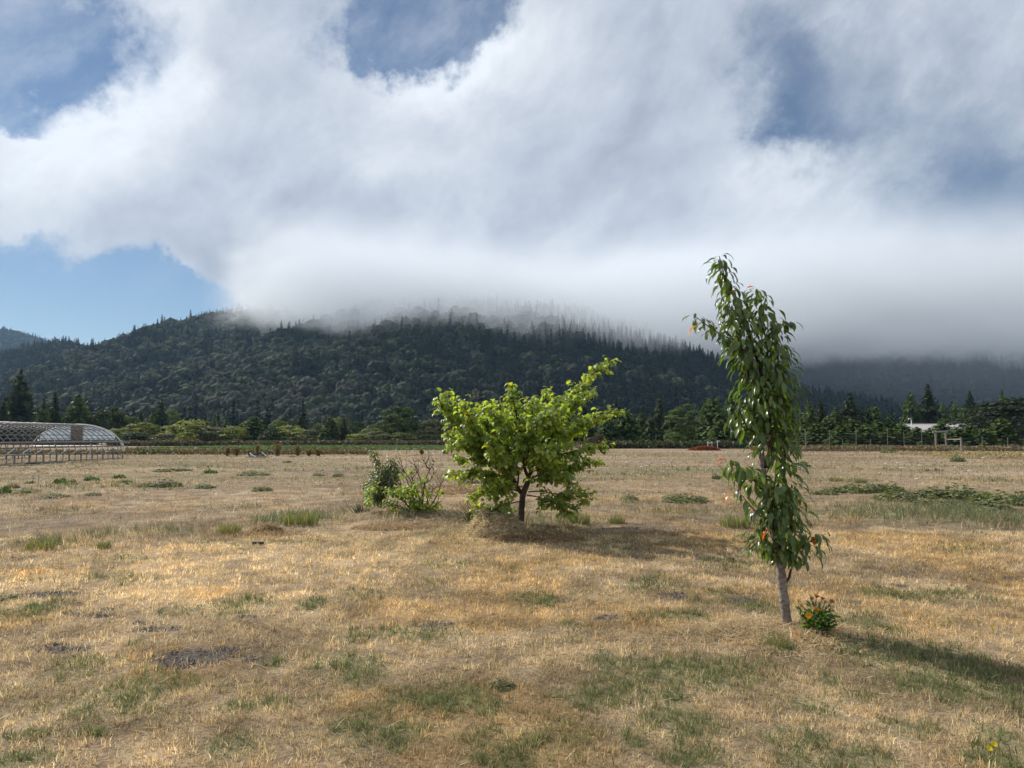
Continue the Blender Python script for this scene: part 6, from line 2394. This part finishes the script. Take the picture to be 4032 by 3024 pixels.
# ------------------------------------------------------------------ weed clumps in the field
def weed_mesh(seed, n, h, cols, size, blade=False, spread=1.0):
    rng = np.random.default_rng(seed)
    if blade:
        mb = MB()
        for _ in range(n):
            a = rng.uniform(0, 6.28)
            r = math.sqrt(rng.uniform()) * .9
            x, y = math.cos(a) * r, math.sin(a) * r
            L = h * rng.uniform(.5, 1.1)
            ox, oy = math.cos(a) * L * .35 * rng.uniform(.2, 1), math.sin(a) * L * .35 * rng.uniform(.2, 1)
            w = size * .5
            p = rng.uniform(0, 3.14)
            wx, wy = math.cos(p) * w, math.sin(p) * w
            c = np.array(cols[rng.integers(0, len(cols))]) * rng.uniform(.75, 1.25)
            mb.add([(x - wx, y - wy, 0), (x + wx, y + wy, 0), (x + ox * .5 + wx * .8, y + oy * .5 + wy * .8, L * .6), (x + ox * .5 - wx * .8, y + oy * .5 - wy * .8, L * .6), (x + ox, y + oy, L)], [[0, 1, 2, 3]], [[3, 2, 4]], c)
        return mb.mesh('foliage', [M_FOLIAGE])
    c = []
    for _ in range(n):
        a = rng.uniform(0, 6.28)
        r = math.sqrt(rng.uniform()) * spread
        lump = .5 + .9 * vnoise(np.array([math.cos(a) * r * 2.4 + seed]), np.array([math.sin(a) * r * 2.4]), seed)[0]
        c.append((math.cos(a) * r, math.sin(a) * r, h * lump * (1 - .6 * r * r) * rng.uniform(.1, 1)))
    c = np.array(c)
    nn = np.stack([c[:, 0] * .6, c[:, 1] * .6 - .2, np.ones(n)], 1)
    v, q = quads_at(c, nn, size * rng.uniform(.6, 1.4, n), rng)
    cc = np.array(cols)[rng.integers(0, len(cols), n)] * rng.uniform(.7, 1.3, (n, 1))
    return mesh_np('foliage', v, q, [M_FOLIAGE], np.repeat(cc, 4, 0))


LG = [(.10, .18, .03), (.125, .205, .035), (.085, .155, .03)]
LD = [(.115, .15, .06), (.15, .18, .075), (.09, .115, .05), (.21, .205, .105)]
LY = [(.21, .22, .055), (.17, .19, .05)]
W_BRIGHT = [weed_mesh(900 + i, 560, 1.0, LG, .19) for i in range(3)]
W_DARK = [weed_mesh(910 + i, 620, 1.0, LD, .135, spread=1.0) for i in range(4)]
W_YEL = weed_mesh(920, 380, 1.0, LY, .22)
W_BLADE = [weed_mesh(930 + i, 300, 1.0, [(.15, .185, .075), (.18, .205, .085), (.24, .225, .12), (.36, .29, .17)], .04, blade=True) for i in range(2)]


def weed(me, px, py, w, h, label, cat='weeds', name='weed_clump', deep=.45, hs=1.0):
    """px, py is the base centre in the photograph, w and h its size there"""
    x, y = G(px, py)
    d = y
    rx = w / F * d * .5
    root = thing(name, label, cat, (x, y, gz(x, y) - .01), rz=0)
    o = link('foliage', me, root, (0, 0, 0), (0, 0, random.uniform(0, 6.28)), (rx, rx * (.8 if deep is None else max(deep, .35)) if False else rx, max(h / F * d * hs, .05)))
    o['kind'] = 'stuff'


for me, px, py, w, h, lb in (
    (W_BRIGHT[0], 237, 1905, 56, 24, 'bright green weed clump, largest of the row of three left of centre'),
    (W_BRIGHT[1], 283, 1910, 38, 20, 'small bright green weed clump right beside the largest of the row'),
    (W_BRIGHT[2], 358, 1891, 62, 20, 'bright green flat weed clump, right one of the row of three'),
    (W_BRIGHT[0], 468, 1881, 52, 17, 'bright green weed clump below the greenhouse end'),
    (W_DARK[0], 47, 1924, 60, 22, 'dull green weed clump near the left edge'),
    (W_BRIGHT[1], 14, 1942, 52, 28, 'bright green weed clump cut by the left edge'),
    (W_YEL, 95, 1942, 60, 14, 'yellow green weed patch near the left edge'),
    (W_YEL, 120, 1902, 44, 12, 'pale yellow green patch behind the left edge clumps'),
    (W_BRIGHT[2], 826, 1865, 58, 17, 'bright green weed clump standing alone below the dead stalks'),
    (W_DARK[1], 680, 1853, 150, 13, 'long thin line of dark weeds behind the lone bright clump'),
    (W_DARK[2], 655, 1920, 120, 26, 'dark leafy weed patch in the middle of the left field'),
    (W_DARK[3], 560, 1922, 60, 18, 'dark weed patch just left of the leafy one in the left field'),
    (W_DARK[0], 806, 1926, 82, 19, 'dark weed patch right of the leafy one in the left field'),
    (W_DARK[1], 1030, 1936, 84, 20, 'dark weed patch nearest the sapling in the left field'),
    (W_DARK[2], 1000, 1872, 130, 16, 'straggling dark weeds below the lumber pile'),
    (W_DARK[3], 1130, 1822, 40, 10, 'small dark weed right of the lumber pile'),
    (W_DARK[0], 225, 1958, 110, 18, 'dark straggling weeds below the row of bright clumps'),
    (W_DARK[1], 365, 1952, 70, 14, 'small dark weeds right of the straggling ones'),
    (W_DARK[2], 490, 1906, 60, 12, 'grey green weeds below the greenhouse end clump'),
    (W_DARK[1], 1330, 1876, 46, 18, 'dark weed left of the sapling top'),
    (W_DARK[3], 1255, 1872, 50, 12, 'low green weed left of the sapling'),
    (W_DARK[0], 1855, 1908, 100, 14, 'weeds behind the trunk of the broad tree'),
    (W_BRIGHT[0], 3150, 1838, 78, 22, 'green weed clump right of the slim tree trunk'),
    (W_DARK[1], 2700, 1975, 190, 36, 'dark leafy weeds left of the slim tree'),
    (W_DARK[2], 2480, 1968, 70, 20, 'small weeds right of the broad tree'),
    (W_DARK[3], 3245, 1946, 110, 26, 'leftmost weeds of the green band right of the slim tree'),
    (W_DARK[0], 3350, 1940, 150, 36, 'second weeds of the green band right of the slim tree'),
    (W_DARK[1], 3480, 1938, 150, 44, 'tall leafy weeds in the middle of the green band'),
    (W_DARK[2], 3520, 1968, 170, 40, 'near edge weeds below the middle of the green band'),
    (W_DARK[3], 3650, 1955, 170, 40, 'weeds of the green band below the wooden gate'),
    (W_DARK[0], 3790, 1958, 200, 56, 'tallest weeds of the green band right of the gate'),
    (W_DARK[1], 3930, 1975, 220, 52, 'weeds of the green band near the right edge'),
    (W_DARK[2], 4040, 1990, 150, 52, 'weeds of the green band cut by the right edge'),
    (W_DARK[3], 3850, 2010, 240, 44, 'lower weeds of the green band toward the right edge'),
    (W_DARK[1], 3700, 1990, 200, 34, 'lower weeds of the green band below the gate'),
    (W_DARK[0], 3772, 1818, 54, 28, 'small dark weed in front of the single gate post'),
    (W_DARK[2], 3497, 1784, 56, 22, 'dark bush at the foot of the deer fence post'),
    (W_DARK[3], 2822, 1890, 40, 24, 'dark weed with white flowers left of the slim tree'),
    (W_DARK[2], 1978, 2712, 110, 26, 'dark broad leaved rosette in the lawn at bottom centre'),
    (W_DARK[1], 27, 2356, 90, 24, 'dark green rosette at the left edge of the lawn'),
):
    weed(me, px, py, w, h, lb)
for me, px, py, w, h, lb in ((W_BLADE[0], 2285, 2072, 80, 52, 'bright green grass tuft right of the broad tree trunk'), (W_BLADE[1], 2432, 2062, 60, 34, 'smaller grass tuft farther right of the broad tree'), (W_BLADE[0], 3390, 1905, 50, 24, 'light green grass tuft in the right field'),
                             (W_BLADE[1], 3290, 1898, 60, 20, 'thin green tuft behind the green band'), (W_BLADE[0], 2895, 2075, 120, 50, 'grass tuft behind the left side of the slim tree'), (W_BLADE[1], 900, 2105, 100, 46, 'grey green grass tuft on the left mown edge'),
                             (W_BLADE[0], 1180, 2066, 150, 56, 'wide grass tuft left of the sapling'), (W_BLADE[1], 160, 2166, 110, 50, 'grass tuft beside the pale hay patch at left'), (W_BLADE[0], 405, 2158, 60, 34, 'small grass tuft on the left mown edge'), (W_BLADE[1], 3066, 2560, 90, 44, 'dark green grass tuft in front of the slim tree')):
    weed(me, px, py, w, h, lb, 'grass', 'grass_tuft')


def lace_flowers():
    """white wild carrot heads in the far field"""
    rng = random.Random(91)
    mb = MB()
    for k in range(9):
        a = k * .698
        mb.box((math.cos(a) * .045 * (k > 0), math.sin(a) * .045 * (k > 0), .005 * (k % 2)), (.045, .045, .02), rz=a)
    head = mb.mesh('flower', [M_WHITE])
    mb = MB()
    mb.tube([(0, 0, 0), (.01, 0, .2), (0, 0, .36)], .008, 4)
    stem = mb.mesh('stem', [M_STEM])
    spots = [(2437, 1834), (2466, 1827), (2472, 1843), (2548, 1834), (2558, 1842), (2527, 1860), (2545, 1862), (2563, 1857), (2634, 1837), (2645, 1840), (2627, 1863), (2663, 1862), (2682, 1858), (2781, 1863), (2795, 1854), (2803, 1862), (2805, 1874), (2785, 1836), (2616, 1842), (2423, 1802), (2430, 1810),
             (3137, 1838), (3165, 1852), (3152, 1857), (3490, 1846), (3536, 1842), (3622, 1847), (3633, 1840), (3600, 1858), (3549, 1867), (3698, 1860), (3709, 1868), (3764, 1857), (3814, 1862), (3827, 1839), (3872, 1812), (3896, 1813), (3995, 1831), (3733, 1832), (3610, 1911), (3860, 1842), (4018, 1838), (3716, 1790),
             (150, 1895), (128, 1898), (180, 1920), (160, 1908), (1260, 1866), (440, 1905), (655, 1916), (90, 1945)]
    for (px, py) in spots:
        x, y = G(px, py + 10)
        zone = 'left part of the field' if px < 1300 else 'field between the broad tree and the slim tree' if px < 2900 else 'field just right of the slim tree' if px < 3400 else 'field below the wooden gate frame'
        root = thing('white_flower', 'small flat white flower head in the ' + zone, 'flower', (x, y, gz(x, y)), 'white flowers in the ' + zone, scale=rng.uniform(.6, 1.15) * (y / 38) ** .4)
        link('stem', stem, root)
        link('flower', head, root, (0, 0, .36), (R(rng.uniform(-15, 15)), 0, rng.uniform(0, 6)))


lace_flowers()
